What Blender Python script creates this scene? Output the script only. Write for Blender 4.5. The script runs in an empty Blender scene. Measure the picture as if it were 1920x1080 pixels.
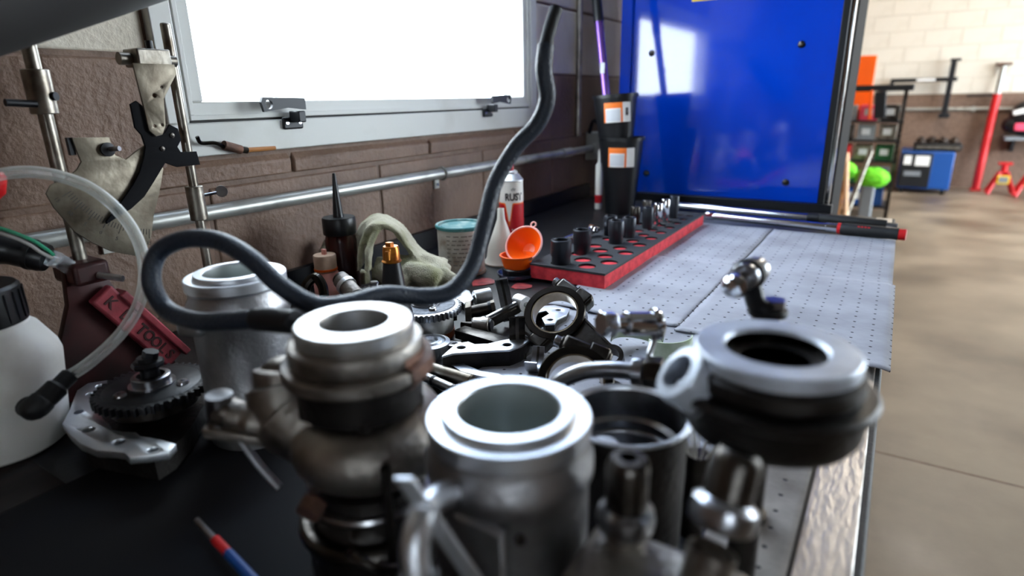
import bpy, bmesh, math, random
from mathutils import Vector, Matrix
random.seed(7)
sc = bpy.context.scene
COL = sc.collection
PI = math.pi

# ------------------------------------------------------------------ camera
cam_d = bpy.data.cameras.new('camera')
cam_d.sensor_width = 36.0
cam_d.lens = 21.09
cam_d.clip_start = 0.01
cam_d.dof.use_dof = True
cam_d.dof.focus_distance = 0.88
cam_d.dof.aperture_fstop = 3.0
cam = bpy.data.objects.new('camera', cam_d)
COL.objects.link(cam)
cam.matrix_world = Matrix(((0.84784842, -0.14454413, 0.51015689, 0.0),
                           (0.52990802, 0.26495401, -0.80560341, 0.0),
                           (-0.01872287, 0.95336581, 0.30123594, 1.25),
                           (0, 0, 0, 1)))
sc.camera = cam

# ------------------------------------------------------------------ overcast sky
world = bpy.data.worlds.new('sky')
sc.world = world
world.use_nodes = True
bgn = world.node_tree.nodes['Background']
bgn.inputs['Color'].default_value = (0.80, 0.91, 1.0, 1)
bgn.inputs['Strength'].default_value = 13.0

sc.view_settings.view_transform = 'Standard'
sc.view_settings.look = 'None'
sc.view_settings.gamma = 1.0
sc.view_settings.use_curve_mapping = False
sc.view_settings.exposure = 0.45

# ------------------------------------------------------------------ helpers
def tag(o, label=None, cat=None, group=None, kind=None):
    if label: o['label'] = label
    if cat: o['category'] = cat
    if group: o['group'] = group
    if kind: o['kind'] = kind
    return o

def thing(name, label, cat, loc=(0, 0, 0), rot=(0, 0, 0), group=None):
    o = bpy.data.objects.new(name, None)
    o.empty_display_size = 0.02
    COL.objects.link(o)
    o.location = loc
    o.rotation_euler = rot
    return tag(o, label, cat, group)

def lin(c):
    f = lambda v: v / 12.92 if v <= 0.04045 else ((v + 0.055) / 1.055) ** 2.4
    return tuple(f(v / 255.0) for v in c)

MATS = {}
def mat(name, col, rough=0.5, metal=0.0, col2=None, nscale=20.0, lo=0.4, hi=0.65, bump=0.0, bscale=None,
        coat=0.0, trans=0.0, ior=1.45, stretch=None, rough2=None, detail=5.0, spec=0.5):
    """Principled material; colours in sRGB 0-255; col2 comes in through noise patches."""
    m = bpy.data.materials.new(name)
    m.use_nodes = True
    nt = m.node_tree
    b = nt.nodes['Principled BSDF']
    b.inputs['Base Color'].default_value = (*lin(col), 1)
    b.inputs['Roughness'].default_value = rough
    b.inputs['Metallic'].default_value = metal
    b.inputs['Coat Weight'].default_value = coat
    b.inputs['Coat Roughness'].default_value = 0.08
    b.inputs['Transmission Weight'].default_value = trans
    b.inputs['IOR'].default_value = ior
    b.inputs['Specular IOR Level'].default_value = spec
    m.diffuse_color = (*lin(col), 1)
    if col2 is not None or bump or rough2 is not None:
        tc = nt.nodes.new('ShaderNodeTexCoord')
        src = tc.outputs['Object']
        if stretch:
            mp = nt.nodes.new('ShaderNodeMapping')
            mp.inputs['Scale'].default_value = stretch
            nt.links.new(src, mp.inputs['Vector'])
            src = mp.outputs['Vector']
        if col2 is not None or rough2 is not None:
            n = nt.nodes.new('ShaderNodeTexNoise')
            n.inputs['Scale'].default_value = nscale
            n.inputs['Detail'].default_value = detail
            nt.links.new(src, n.inputs['Vector'])
            r = nt.nodes.new('ShaderNodeMapRange')
            r.inputs['From Min'].default_value = lo
            r.inputs['From Max'].default_value = hi
            nt.links.new(n.outputs['Fac'], r.inputs['Value'])
            if col2 is not None:
                mx = nt.nodes.new('ShaderNodeMix')
                mx.data_type = 'RGBA'
                mx.inputs[6].default_value = (*lin(col), 1)
                mx.inputs[7].default_value = (*lin(col2), 1)
                nt.links.new(r.outputs['Result'], mx.inputs[0])
                nt.links.new(mx.outputs[2], b.inputs['Base Color'])
            if rough2 is not None:
                mr = nt.nodes.new('ShaderNodeMapRange')
                mr.inputs['To Min'].default_value = rough
                mr.inputs['To Max'].default_value = rough2
                nt.links.new(r.outputs['Result'], mr.inputs['Value'])
                nt.links.new(mr.outputs['Result'], b.inputs['Roughness'])
        if bump:
            n2 = nt.nodes.new('ShaderNodeTexNoise')
            n2.inputs['Scale'].default_value = bscale or nscale * 3
            n2.inputs['Detail'].default_value = 6
            nt.links.new(src, n2.inputs['Vector'])
            bp = nt.nodes.new('ShaderNodeBump')
            bp.inputs['Strength'].default_value = bump
            bp.inputs['Distance'].default_value = 0.004
            nt.links.new(n2.outputs['Fac'], bp.inputs['Height'])
            nt.links.new(bp.outputs['Normal'], b.inputs['Normal'])
    MATS[name] = m
    return m

def emit_mat(name, col, strength):
    m = bpy.data.materials.new(name)
    m.use_nodes = True
    b = m.node_tree.nodes['Principled BSDF']
    b.inputs['Base Color'].default_value = (*lin(col), 1)
    b.inputs['Emission Color'].default_value = (*lin(col), 1)
    b.inputs['Emission Strength'].default_value = strength
    MATS[name] = m
    return m

def frame_of(d):
    d = Vector(d).normalized()
    a = Vector((0, 0, 1)) if abs(d.z) < 0.9 else Vector((1, 0, 0))
    u = d.cross(a).normalized()
    return u, d.cross(u).normalized(), d

class MB:
    """Collects shapes of ONE part and links them as one mesh object."""
    def __init__(s):
        s.v = []; s.f = []
    def add(s, vs, fs):
        o = len(s.v)
        s.v += [tuple(v) for v in vs]
        s.f += [tuple(i + o for i in f) for f in fs]
        return s
    def box(s, a, b, rot=None, piv=None):
        (x0, y0, z0), (x1, y1, z1) = a, b
        vs = [Vector(p) for p in ((x0, y0, z0), (x1, y0, z0), (x1, y1, z0), (x0, y1, z0),
                                  (x0, y0, z1), (x1, y0, z1), (x1, y1, z1), (x0, y1, z1))]
        if rot is not None:
            piv = Vector(piv) if piv else Vector(((x0 + x1) / 2, (y0 + y1) / 2, (z0 + z1) / 2))
            vs = [rot @ (p - piv) + piv for p in vs]
        return s.add(vs, [(0, 3, 2, 1), (4, 5, 6, 7), (0, 1, 5, 4), (1, 2, 6, 5), (2, 3, 7, 6), (3, 0, 4, 7)])
    def obox(s, c, ax, ay, az, sx, sy, sz):
        """box centred on c with axes ax, ay, az and full sizes"""
        c = Vector(c); ax, ay, az = [Vector(q).normalized() for q in (ax, ay, az)]
        vs = []
        for k in (-.5, .5):
            for i, j in ((-.5, -.5), (.5, -.5), (.5, .5), (-.5, .5)):
                vs.append(c + ax * i * sx + ay * j * sy + az * k * sz)
        return s.add(vs, [(0, 3, 2, 1), (4, 5, 6, 7), (0, 1, 5, 4), (1, 2, 6, 5), (2, 3, 7, 6), (3, 0, 4, 7)])
    def cyl(s, p0, p1, r0, r1=None, n=20, caps=True, roll=0.0):
        r1 = r0 if r1 is None else r1
        p0, p1 = Vector(p0), Vector(p1)
        u, w, d = frame_of(p1 - p0)
        vs = []
        for p, r in ((p0, r0), (p1, r1)):
            for k in range(n):
                a = 2 * PI * k / n + roll
                vs.append(p + u * r * math.cos(a) + w * r * math.sin(a))
        fs = [(k, (k + 1) % n, n + (k + 1) % n, n + k) for k in range(n)]
        if caps:
            fs += [tuple(range(n - 1, -1, -1)), tuple(range(n, 2 * n))]
        return s.add(vs, fs)
    def lathe(s, prof, c=(0, 0, 0), axis=(0, 0, 1), n=40, a0=0.0, a1=2 * PI, sx=1.0):
        c = Vector(c)
        u, w, d = frame_of(axis)
        if tuple(axis) == (0, 0, 1):
            u, w = Vector((1, 0, 0)), Vector((0, 1, 0))
        full = abs(a1 - a0 - 2 * PI) < 1e-6
        m = n if full else n + 1
        vs = []
        for (r, z) in prof:
            for k in range(m):
                a = a0 + (a1 - a0) * k / n
                vs.append(c + u * (r * math.cos(a) * sx) + w * (r * math.sin(a)) + d * z)
        fs = []
        for i in range(len(prof) - 1):
            for k in range(n):
                k2 = (k + 1) % m
                fs.append((i * m + k, i * m + k2, (i + 1) * m + k2, (i + 1) * m + k))
        return s.add(vs, fs)
    def tube(s, pts, r, n=12, caps=True, sub=6):
        """smooth tube through pts; r number or list"""
        P = spline(pts, sub) if sub else [Vector(p) for p in pts]
        rr = [r] * len(P) if not isinstance(r, (list, tuple)) else \
            [r[min(int(i / max(1, sub)), len(r) - 1)] for i in range(len(P))]
        t0 = (P[1] - P[0]).normalized()
        u, w, _ = frame_of(t0)
        vs = []
        for i, p in enumerate(P):
            t = (P[min(i + 1, len(P) - 1)] - P[max(i - 1, 0)]).normalized()
            u = (u - t * u.dot(t)).normalized()
            w = t.cross(u)
            for k in range(n):
                a = 2 * PI * k / n
                vs.append(p + u * rr[i] * math.cos(a) + w * rr[i] * math.sin(a))
        fs = []
        for i in range(len(P) - 1):
            for k in range(n):
                fs.append((i * n + k, i * n + (k + 1) % n, (i + 1) * n + (k + 1) % n, (i + 1) * n + k))
        if caps:
            fs += [tuple(range(n - 1, -1, -1)), tuple(range((len(P) - 1) * n, len(P) * n))]
        return s.add(vs, fs)
    def ring(s, c, axis, R, r, n=32, m=10, a0=0.0, a1=2 * PI):
        c = Vector(c); u, w, d = frame_of(axis)
        full = abs(a1 - a0 - 2 * PI) < 1e-6
        cnt = n if full else n + 1
        vs, fs = [], []
        for i in range(cnt):
            a = a0 + (a1 - a0) * i / n
            e = u * math.cos(a) + w * math.sin(a)
            for j in range(m):
                b = 2 * PI * j / m
                vs.append(c + e * (R + r * math.cos(b)) + d * r * math.sin(b))
        for i in range(n):
            i2 = (i + 1) % cnt
            for j in range(m):
                fs.append((i * m + j, i2 * m + j, i2 * m + (j + 1) % m, i * m + (j + 1) % m))
        if not full:
            fs += [tuple(range(m)), tuple(range((cnt - 1) * m + m - 1, (cnt - 1) * m - 1, -1))]
        return s.add(vs, fs)
    def sphere(s, c, r, n=16, m=10, sc3=(1, 1, 1)):
        c = Vector(c); vs = [c + Vector((0, 0, -r * sc3[2]))]
        for i in range(1, m):
            th = -PI / 2 + PI * i / m
            for k in range(n):
                a = 2 * PI * k / n
                vs.append(c + Vector((r * sc3[0] * math.cos(th) * math.cos(a), r * sc3[1] * math.cos(th) * math.sin(a), r * sc3[2] * math.sin(th))))
        vs.append(c + Vector((0, 0, r * sc3[2])))
        fs = [(0, 1 + (k + 1) % n, 1 + k) for k in range(n)]
        for i in range(m - 2):
            for k in range(n):
                fs.append((1 + i * n + k, 1 + i * n + (k + 1) % n, 1 + (i + 1) * n + (k + 1) % n, 1 + (i + 1) * n + k))
        e = len(vs) - 1
        fs += [(1 + (m - 2) * n + k, 1 + (m - 2) * n + (k + 1) % n, e) for k in range(n)]
        return s.add(vs, fs)
    def mesh(s, mb, M=None):
        vs = [M @ Vector(v) for v in mb.v] if M else mb.v
        return s.add(vs, mb.f)
    def build(s, name, m, parent=None, loc=(0, 0, 0), rot=(0, 0, 0), ang=35, bevel=0.0, world=False, fix=True):
        if world and parent is not None:
            off = Vector(parent.location)
            vs = [tuple(Vector(v) - off) for v in s.v]
        else:
            vs = s.v
        me = bpy.data.meshes.new(name)
        me.from_pydata(vs, [], s.f)
        if fix:
            bm = bmesh.new(); bm.from_mesh(me)
            bmesh.ops.recalc_face_normals(bm, faces=bm.faces)
            bm.to_mesh(me); bm.free()
        return link_mesh(name, me, m, parent, loc, rot, ang, bevel)

def link_mesh(name, me, m, parent=None, loc=(0, 0, 0), rot=(0, 0, 0), ang=35, bevel=0.0):
    me.materials.clear()
    me.materials.append(MATS[m] if isinstance(m, str) else m)
    if ang:
        me.polygons.foreach_set('use_smooth', [True] * len(me.polygons))
        me.set_sharp_from_angle(angle=math.radians(ang))
    o = bpy.data.objects.new(name, me)
    COL.objects.link(o)
    o.parent = parent
    o.location = loc
    o.rotation_euler = rot
    if bevel:
        bv = o.modifiers.new('bevel', 'BEVEL')
        bv.width = bevel; bv.segments = 2; bv.limit_method = 'ANGLE'; bv.angle_limit = math.radians(40)
    return o

def spline(pts, sub=6):
    P = [Vector(p) for p in pts]
    if len(P) < 3:
        return [P[0].lerp(P[-1], i / sub) for i in range(sub + 1)]
    out = []
    for i in range(len(P) - 1):
        p0 = P[i - 1] if i else P[0] * 2 - P[1]
        p1, p2 = P[i], P[i + 1]
        p3 = P[i + 2] if i + 2 < len(P) else P[-1] * 2 - P[-2]
        for k in range(sub):
            t = k / sub
            out.append(0.5 * (p1 * 2 + (p2 - p0) * t + (p0 * 2 - p1 * 5 + p2 * 4 - p3) * t * t + (p1 * 3 - p0 - p2 * 3 + p3) * t ** 3))
    out.append(P[-1])
    return out

def plate_mesh(loops, depth, bevel=0.0):
    """flat plate from closed outlines (first outer, then holes), thickness depth along +z from 0"""
    cu = bpy.data.curves.new('plate', 'CURVE')
    cu.dimensions = '2D'
    cu.fill_mode = 'BOTH'
    cu.extrude = max(depth / 2 - bevel, 1e-5)
    cu.bevel_depth = bevel
    cu.bevel_resolution = 1
    cu.offset = -bevel
    for lp in loops:
        sp = cu.splines.new('POLY')
        sp.points.add(len(lp) - 1)
        for p, q in zip(sp.points, lp):
            p.co = (q[0], q[1], 0, 1)
        sp.use_cyclic_u = True
    ob = bpy.data.objects.new('plate', cu)
    me = bpy.data.meshes.new_from_object(ob)
    bpy.data.objects.remove(ob)
    bpy.data.curves.remove(cu)
    me.transform(Matrix.Translation((0, 0, depth / 2)))
    bm = bmesh.new(); bm.from_mesh(me)
    bmesh.ops.remove_doubles(bm, verts=bm.verts, dist=1e-6)
    bm.to_mesh(me); bm.free()
    return me

def circ(c, r, n=18, a0=0.0):
    return [(c[0] + r * math.cos(a0 + 2 * PI * k / n), c[1] + r * math.sin(a0 + 2 * PI * k / n)) for k in range(n)]

def text_mesh(txt, size, depth=0.0003, align='CENTER', shear=0.0, bold=0.0):
    cu = bpy.data.curves.new('lettering', 'FONT')
    cu.body = txt
    cu.size = size
    cu.extrude = depth
    cu.align_x = align
    cu.align_y = 'CENTER'
    cu.shear = shear
    cu.offset = bold
    cu.resolution_u = 3
    ob = bpy.data.objects.new('lettering', cu)
    me = bpy.data.meshes.new_from_object(ob)
    bpy.data.objects.remove(ob)
    bpy.data.curves.remove(cu)
    return me

def place(me, M):
    me.transform(M)
    return me

def basis(o, x, y, z):
    o, x, y, z = Vector(o), Vector(x).normalized(), Vector(y).normalized(), Vector(z).normalized()
    return Matrix(((x.x, y.x, z.x, o.x), (x.y, y.y, z.y, o.y), (x.z, y.z, z.z, o.z), (0, 0, 0, 1)))

def wrap_text(txt, size, r, th, z, bold=0.0, shear=0.0, squeeze=1.0):
    """lettering wrapped on an upright cylinder of radius r, centred at angle th, height z"""
    me = text_mesh(txt, size, 0.00015, shear=shear, bold=bold)
    for v in me.vertices:
        a = th + v.co.x * squeeze / r
        rr = r + 0.0002 + v.co.z
        v.co = Vector((rr * math.cos(a), rr * math.sin(a), z + v.co.y))
    return me

def patch(poly, r, n=12):
    """closed (angle, z) outline wrapped on a cylinder: fan-free strip between its lower and upper edge"""
    lo, hi = poly
    m = MB(); vs = []
    for k in range(n + 1):
        t = k / n
        for seq in (lo, hi):
            a = seq[0][0] + (seq[-1][0] - seq[0][0]) * t
            z = seq[0][1]
            for q in range(len(seq) - 1):
                if (seq[q][0] - a) * (seq[q + 1][0] - a) <= 0:
                    d = seq[q + 1][0] - seq[q][0]
                    z = seq[q][1] + (seq[q + 1][1] - seq[q][1]) * ((a - seq[q][0]) / d if d else 0)
                    break
            for rr in (r, r + 0.0003):
                vs.append((rr * math.cos(a), rr * math.sin(a), z))
    fs = []
    for k in range(n):
        a, b = 4 * k, 4 * k + 4
        fs += [(a + 1, b + 1, b + 3, a + 3), (a, a + 2, b + 2, b), (a, b, b + 1, a + 1), (a + 2, a + 3, b + 3, b + 2)]
    fs += [(0, 1, 3, 2), (4 * n, 4 * n + 2, 4 * n + 3, 4 * n + 1)]
    return m.add(vs, fs)

def hexa(c, axis, r, h):
    return MB().cyl(c, Vector(c) + Vector(axis).normalized() * h, r, n=6)

def copy_tree(o, label=None, loc=None, rot=None, parent=None):
    c = o.copy()
    COL.objects.link(c)
    c.parent = parent
    if label: c['label'] = label
    if loc is not None: c.location = loc
    if rot is not None: c.rotation_euler = rot
    for ch in list(o.children):
        copy_tree(ch, parent=c)
    return c

# ------------------------------------------------------------------ materials
mat('brown_paint', (130, 104, 87), 0.55, col2=(112, 88, 73), nscale=6, bump=0.8, bscale=80)
mat('cream_paint', (214, 205, 188), 0.6, col2=(190, 176, 155), nscale=5, lo=0.5, hi=0.75, bump=0.7, bscale=80)
mat('mortar', (122, 97, 81), 0.6, col2=(106, 84, 70), nscale=30, bump=0.5)
mat('mortar_cream', (212, 203, 187), 0.8)
mat('cream_smooth', (222, 213, 198), 0.6, col2=(206, 196, 178), nscale=3, lo=0.5, hi=0.75)
mat('concrete', (142, 126, 108), 0.5, col2=(92, 77, 62), nscale=1.6, lo=0.38, hi=0.66, bump=0.15, bscale=40, detail=9, rough2=0.35)
mat('ceiling_grey', (132, 130, 126), 0.9)  # unseen ceiling, toned down to cut bounced light near the bench
mat('lamp_white', (220, 220, 216), 0.6)
mat('frame_paint', (206, 206, 200), 0.45, col2=(186, 184, 174), nscale=7, lo=0.55, hi=0.8)
mat('gasket', (50, 48, 46), 0.7)
mat('alu_pipe', (172, 172, 166), 0.38, 0.55, col2=(130, 130, 122), nscale=18, lo=0.5, hi=0.75)
mat('black_plastic', (20, 21, 24), 0.38)
mat('black_rubber', (17, 18, 20), 0.6, bump=0.2, nscale=80)
mat('black_metal', (24, 25, 29), 0.42, 0.3)
mat('alu_cast', (186, 186, 188), 0.44, 1.0, col2=(140, 138, 140), nscale=24, lo=0.4, hi=0.7, bump=0.18, bscale=240)
mat('alu_machined', (228, 232, 238), 0.36, 1.0, rough2=0.44, nscale=40)
mat('alu_turned', (206, 206, 206), 0.42, 0.9, col2=(176, 172, 166), nscale=40)
mat('alu_dull', (172, 166, 158), 0.46, 1.0, col2=(98, 90, 84), nscale=18, lo=0.4, hi=0.68, bump=0.3, bscale=150)
mat('steel', (170, 172, 178), 0.28, 1.0, col2=(128, 126, 126), nscale=30)
mat('steel_dark', (88, 84, 80), 0.33, 1.0, col2=(52, 47, 42), nscale=26, bump=0.12, bscale=160)
mat('steel_oily', (64, 60, 56), 0.22, 1.0, col2=(38, 34, 30), nscale=18)
mat('cast_black', (58, 55, 53), 0.45, 0.75, col2=(36, 33, 31), nscale=20, bump=0.25, bscale=160)
mat('cast_grey', (206, 214, 226), 0.42, 0.45, col2=(176, 182, 192), nscale=30, bump=0.2, bscale=200)
mat('rust', (116, 82, 66), 0.6, 0.4, col2=(84, 62, 52), nscale=40, bump=0.3)
mat('chrome', (205, 207, 212), 0.12, 1.0)
mat('bench_black', (22, 22, 25), 0.40, 0.1, col2=(44, 43, 46), nscale=9, lo=0.55, hi=0.8, bump=0.1, bscale=60)
mat('bench_steel', (196, 190, 184), 0.38, 0.8, col2=(92, 86, 80), nscale=14, lo=0.5, hi=0.7, bump=0.3, bscale=70, stretch=(2.5, 0.7, 1))
mat('dark_wood', (32, 21, 16), 0.85, col2=(17, 11, 9), nscale=10, stretch=(6, 1, 1))
mat('blue_enamel', (0, 62, 192), 0.07, 0.0, coat=1.0, col2=(0, 54, 178), nscale=3)
mat('red_foam', (226, 62, 72), 0.85, col2=(190, 44, 56), nscale=50, bump=0.3, bscale=200)
mat('foam_black', (38, 40, 44), 0.75, bump=0.15, nscale=120)
mat('socket_black', (42, 45, 52), 0.42, 0.5)
mat('orange_plastic', (250, 100, 8), 0.38)
mat('pink_plastic', (240, 170, 160), 0.45)
mat('white_plastic', (232, 230, 224), 0.42, col2=(172, 160, 146), nscale=9, lo=0.52, hi=0.78)
mat('natural_plastic', (206, 202, 192), 0.4)
mat('brass', (196, 124, 42), 0.3, 0.6, col2=(150, 82, 26), nscale=60)
mat('teal_paint', (58, 122, 124), 0.5, col2=(150, 170, 166), nscale=35, lo=0.5, hi=0.7)
mat('can_label', (200, 194, 184), 0.5, col2=(146, 126, 108), nscale=28, lo=0.5, hi=0.72)
mat('can_metal', (170, 160, 140), 0.4, 0.8, col2=(120, 96, 74), nscale=25)
mat('ink', (40, 38, 38), 0.6)
mat('ink_soft', (128, 120, 112), 0.6)
mat('spray_red', (196, 28, 38), 0.35)
mat('spray_white', (228, 224, 216), 0.35)
mat('spray_orange', (240, 110, 30), 0.35)
mat('dark_red_fluid', (58, 16, 14), 0.22)
mat('tool_red', (156, 58, 68), 0.45, 0.2, col2=(92, 34, 38), nscale=20, lo=0.42, hi=0.7, bump=0.15, bscale=120)
mat('tool_red_dark', (62, 20, 18), 0.5, 0.2, col2=(30, 14, 13), nscale=16)
mat('glove', (176, 170, 150), 0.95, col2=(130, 130, 92), nscale=16, lo=0.45, hi=0.7, bump=0.6, bscale=400)
mat('glove_green', (124, 138, 82), 0.95, col2=(96, 100, 66), nscale=30, bump=0.6, bscale=400)
mat('paper_white', (236, 234, 230), 0.55)
mat('paper_grey', (196, 198, 202), 0.55)
mat('label_orange', (240, 120, 40), 0.5)
mat('purple_pole', (128, 92, 176), 0.25, 0.7)
mat('red_paint', (200, 24, 28), 0.4)
mat('welder_blue', (14, 70, 140), 0.45)
mat('green_mop', (120, 220, 40), 0.8, col2=(90, 190, 24), nscale=30, bump=0.6)
mat('grey_plastic', (120, 124, 128), 0.5)
mat('dark_green', (22, 82, 48), 0.5)
mat('yellow', (236, 200, 40), 0.5)
mat('pale_green', (196, 208, 186), 0.4, col2=(160, 176, 140), nscale=30)
mat('plate_old', (120, 112, 98), 0.42, 0.7, col2=(64, 54, 42), nscale=22, lo=0.45, hi=0.72, bump=0.15, bscale=90)
mat('wood_handle', (170, 110, 50), 0.5)

mat('clear_plastic', (235, 240, 245), 0.12, trans=0.8, ior=1.3)
mat('wire_green', (40, 130, 96), 0.4)
mat('wire_grey', (150, 146, 142), 0.4)
mat('outside_ground', (150, 150, 146), 0.9)

def glass_mat():
    m = bpy.data.materials.new('window_glass'); m.use_nodes = True
    nt = m.node_tree
    out = nt.nodes['Material Output']
    tr = nt.nodes.new('ShaderNodeBsdfTransparent')
    gl = nt.nodes.new('ShaderNodeBsdfGlossy'); gl.inputs['Roughness'].default_value = 0.02
    mx = nt.nodes.new('ShaderNodeMixShader'); mx.inputs[0].default_value = 0.05
    nt.links.new(tr.outputs[0], mx.inputs[1]); nt.links.new(gl.outputs[0], mx.inputs[2])
    nt.links.new(mx.outputs[0], out.inputs['Surface'])
    MATS['window_glass'] = m
glass_mat()

def tube_mat():
    m = bpy.data.materials.new('clear_tube'); m.use_nodes = True
    nt = m.node_tree
    b = nt.nodes['Principled BSDF']; b.inputs['Base Color'].default_value = (0.75, 0.77, 0.74, 1); b.inputs['Roughness'].default_value = 0.12
    tr = nt.nodes.new('ShaderNodeBsdfTransparent')
    lw = nt.nodes.new('ShaderNodeLayerWeight'); lw.inputs['Blend'].default_value = 0.35
    mr = nt.nodes.new('ShaderNodeMapRange'); mr.inputs['To Min'].default_value = 0.28; mr.inputs['To Max'].default_value = 0.9
    mx = nt.nodes.new('ShaderNodeMixShader')
    nt.links.new(lw.outputs['Facing'], mr.inputs['Value']); nt.links.new(mr.outputs[0], mx.inputs[0])
    nt.links.new(tr.outputs[0], mx.inputs[1]); nt.links.new(b.outputs[0], mx.inputs[2])
    nt.links.new(mx.outputs[0], nt.nodes['Material Output'].inputs['Surface'])
    MATS['clear_tube'] = m
tube_mat()

def pad_mat(name, col, col2, dirt):
    """grey absorbent felt with a grid of embossed dots"""
    m = bpy.data.materials.new(name); m.use_nodes = True
    nt = m.node_tree; L = nt.links.new
    b = nt.nodes['Principled BSDF']; b.inputs['Roughness'].default_value = 0.9
    tc = nt.nodes.new('ShaderNodeTexCoord')
    mp = nt.nodes.new('ShaderNodeMapping'); mp.inputs['Scale'].default_value = (1 / 0.0255, 1 / 0.0255, 0)
    L(tc.outputs['Object'], mp.inputs['Vector'])
    fr = nt.nodes.new('ShaderNodeVectorMath'); fr.operation = 'FRACTION'; L(mp.outputs[0], fr.inputs[0])
    sb = nt.nodes.new('ShaderNodeVectorMath'); sb.operation = 'SUBTRACT'; L(fr.outputs[0], sb.inputs[0]); sb.inputs[1].default_value = (.5, .5, 0)
    ln = nt.nodes.new('ShaderNodeVectorMath'); ln.operation = 'LENGTH'; L(sb.outputs[0], ln.inputs[0])
    dot = nt.nodes.new('ShaderNodeMapRange'); dot.inputs['From Min'].default_value = 0.06; dot.inputs['From Max'].default_value = 0.10
    dot.inputs['To Min'].default_value = 1; dot.inputs['To Max'].default_value = 0
    L(ln.outputs['Value'], dot.inputs['Value'])
    n = nt.nodes.new('ShaderNodeTexNoise'); n.inputs['Scale'].default_value = 9; n.inputs['Detail'].default_value = 7
    L(tc.outputs['Object'], n.inputs['Vector'])
    r = nt.nodes.new('ShaderNodeMapRange'); r.inputs['From Min'].default_value = dirt[0]; r.inputs['From Max'].default_value = dirt[1]
    L(n.outputs['Fac'], r.inputs['Value'])
    mx = nt.nodes.new('ShaderNodeMix'); mx.data_type = 'RGBA'
    mx.inputs[6].default_value = (*lin(col), 1); mx.inputs[7].default_value = (*lin(col2), 1)
    L(r.outputs[0], mx.inputs[0])
    m2 = nt.nodes.new('ShaderNodeMix'); m2.data_type = 'RGBA'; m2.inputs[7].default_value = (*lin((48, 47, 50)), 1)
    L(mx.outputs[2], m2.inputs[6]); L(dot.outputs[0], m2.inputs[0]); L(m2.outputs[2], b.inputs['Base Color'])
    n2 = nt.nodes.new('ShaderNodeTexNoise'); n2.inputs['Scale'].default_value = 60; n2.inputs['Detail'].default_value = 5
    L(tc.outputs['Object'], n2.inputs['Vector'])
    ad = nt.nodes.new('ShaderNodeMath'); ad.operation = 'SUBTRACT'; L(n2.outputs['Fac'], ad.inputs[0]); L(dot.outputs[0], ad.inputs[1])
    bp = nt.nodes.new('ShaderNodeBump'); bp.inputs['Strength'].default_value = 0.5; bp.inputs['Distance'].default_value = 0.003
    L(ad.outputs[0], bp.inputs['Height']); L(bp.outputs[0], b.inputs['Normal'])
    MATS[name] = m
pad_mat('pad_grey', (164, 166, 176), (140, 141, 150), (0.4, 0.7))
pad_mat('pad_dirty', (150, 144, 140), (84, 77, 72), (0.42, 0.68))

# ------------------------------------------------------------------ room shell
XW = -0.96
def struct(name, mb, m, label=None, cat=None, **k):
    o = mb.build(name, m, **k)
    return tag(o, label, cat, kind='structure')

floor = struct('floor', MB().box((-1.2, -3.0, -0.12), (5.0, 10.3, 0.0)), 'concrete', 'stained brown concrete workshop floor', 'floor')
fj = MB().box((-1.0, 2.30, -0.002), (4.8, 2.31, 0.0006), Matrix.Rotation(0.0, 3, 'Z'))
fj.build('joint', 'mortar', floor)
struct('ceiling', MB().box((-1.2, -3.0, 3.7), (5.0, 10.3, 3.85)), 'ceiling_grey', 'grey workshop ceiling, darkened to cut bounced light', 'ceiling')

# left wall with real blocks; opening for the window
OY0, OY1, OZ0, OZ1 = 0.525, 1.655, 1.17, 1.63
wl = MB()
wl.box((-1.03, -3.0, 0), (XW - 0.003, OY0, 3.7)); wl.box((-1.03, OY1, 0), (XW - 0.003, 10.05, 3.7))
wl.box((-1.03, OY0, 0), (XW - 0.003, OY1, OZ0)); wl.box((-1.03, OY0, OZ1), (XW - 0.003, OY1, 3.7))
wall_left = struct('wall_left', wl, 'mortar', 'brown and cream painted concrete block wall with the window', 'wall', ang=0)

block_cache = {}
def block(parent, y0, y1, z0, z1, m, axis='x', face=XW, thick=0.02, name='concrete_block', r=0.004):
    key = (round(y1 - y0, 3), round(z1 - z0, 3), m, axis, r)
    if key not in block_cache:
        w, h = y1 - y0, z1 - z0
        if axis == 'x':
            mb = MB().box((-thick, 0, 0), (0, w, h))
        else:
            mb = MB().box((0, 0, 0), (w, thick, h))
        o = mb.build(name, m, None, bevel=0)
        bm = bmesh.new(); bm.from_mesh(o.data)
        bmesh.ops.bevel(bm, geom=list(bm.edges), offset=r, segments=2, affect='EDGES', profile=0.5)
        bm.to_mesh(o.data); bm.free()
        o.data.polygons.foreach_set('use_smooth', [True] * len(o.data.polygons))
        block_cache[key] = o.data
        bpy.data.objects.remove(o)
    o = bpy.data.objects.new(name, block_cache[key])
    COL.objects.link(o)
    o.parent = parent
    o.location = (face, y0, z0) if axis == 'x' else (y0, face, z0)
    return o

J = 0.0035
zs = [0.72, 0.92, 1.12, 1.32, 1.52, 1.72, 1.92, 2.12, 2.32]
for i in range(len(zs) - 1):
    z0, z1 = zs[i] + J, zs[i + 1] - J
    y = (-0.223 if i % 2 else -0.023) - 0.4
    while y < 4.6:
        a, b = y + J, y + 0.4 - J
        segs = [(a, b)]
        if z1 > OZ0 - 0.05 and z0 < OZ1:           # course runs into the window opening
            segs = [(s, e) for s, e in ((a, min(b, OY0 - 0.004)), (max(a, OY1 + 0.004), b)) if e - s > 0.03]
        for s, e in segs:
            block(wall_left, s, e, z0, z1, 'cream_paint' if zs[i] >= 1.31 else 'brown_paint')
        y += 0.4
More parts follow.
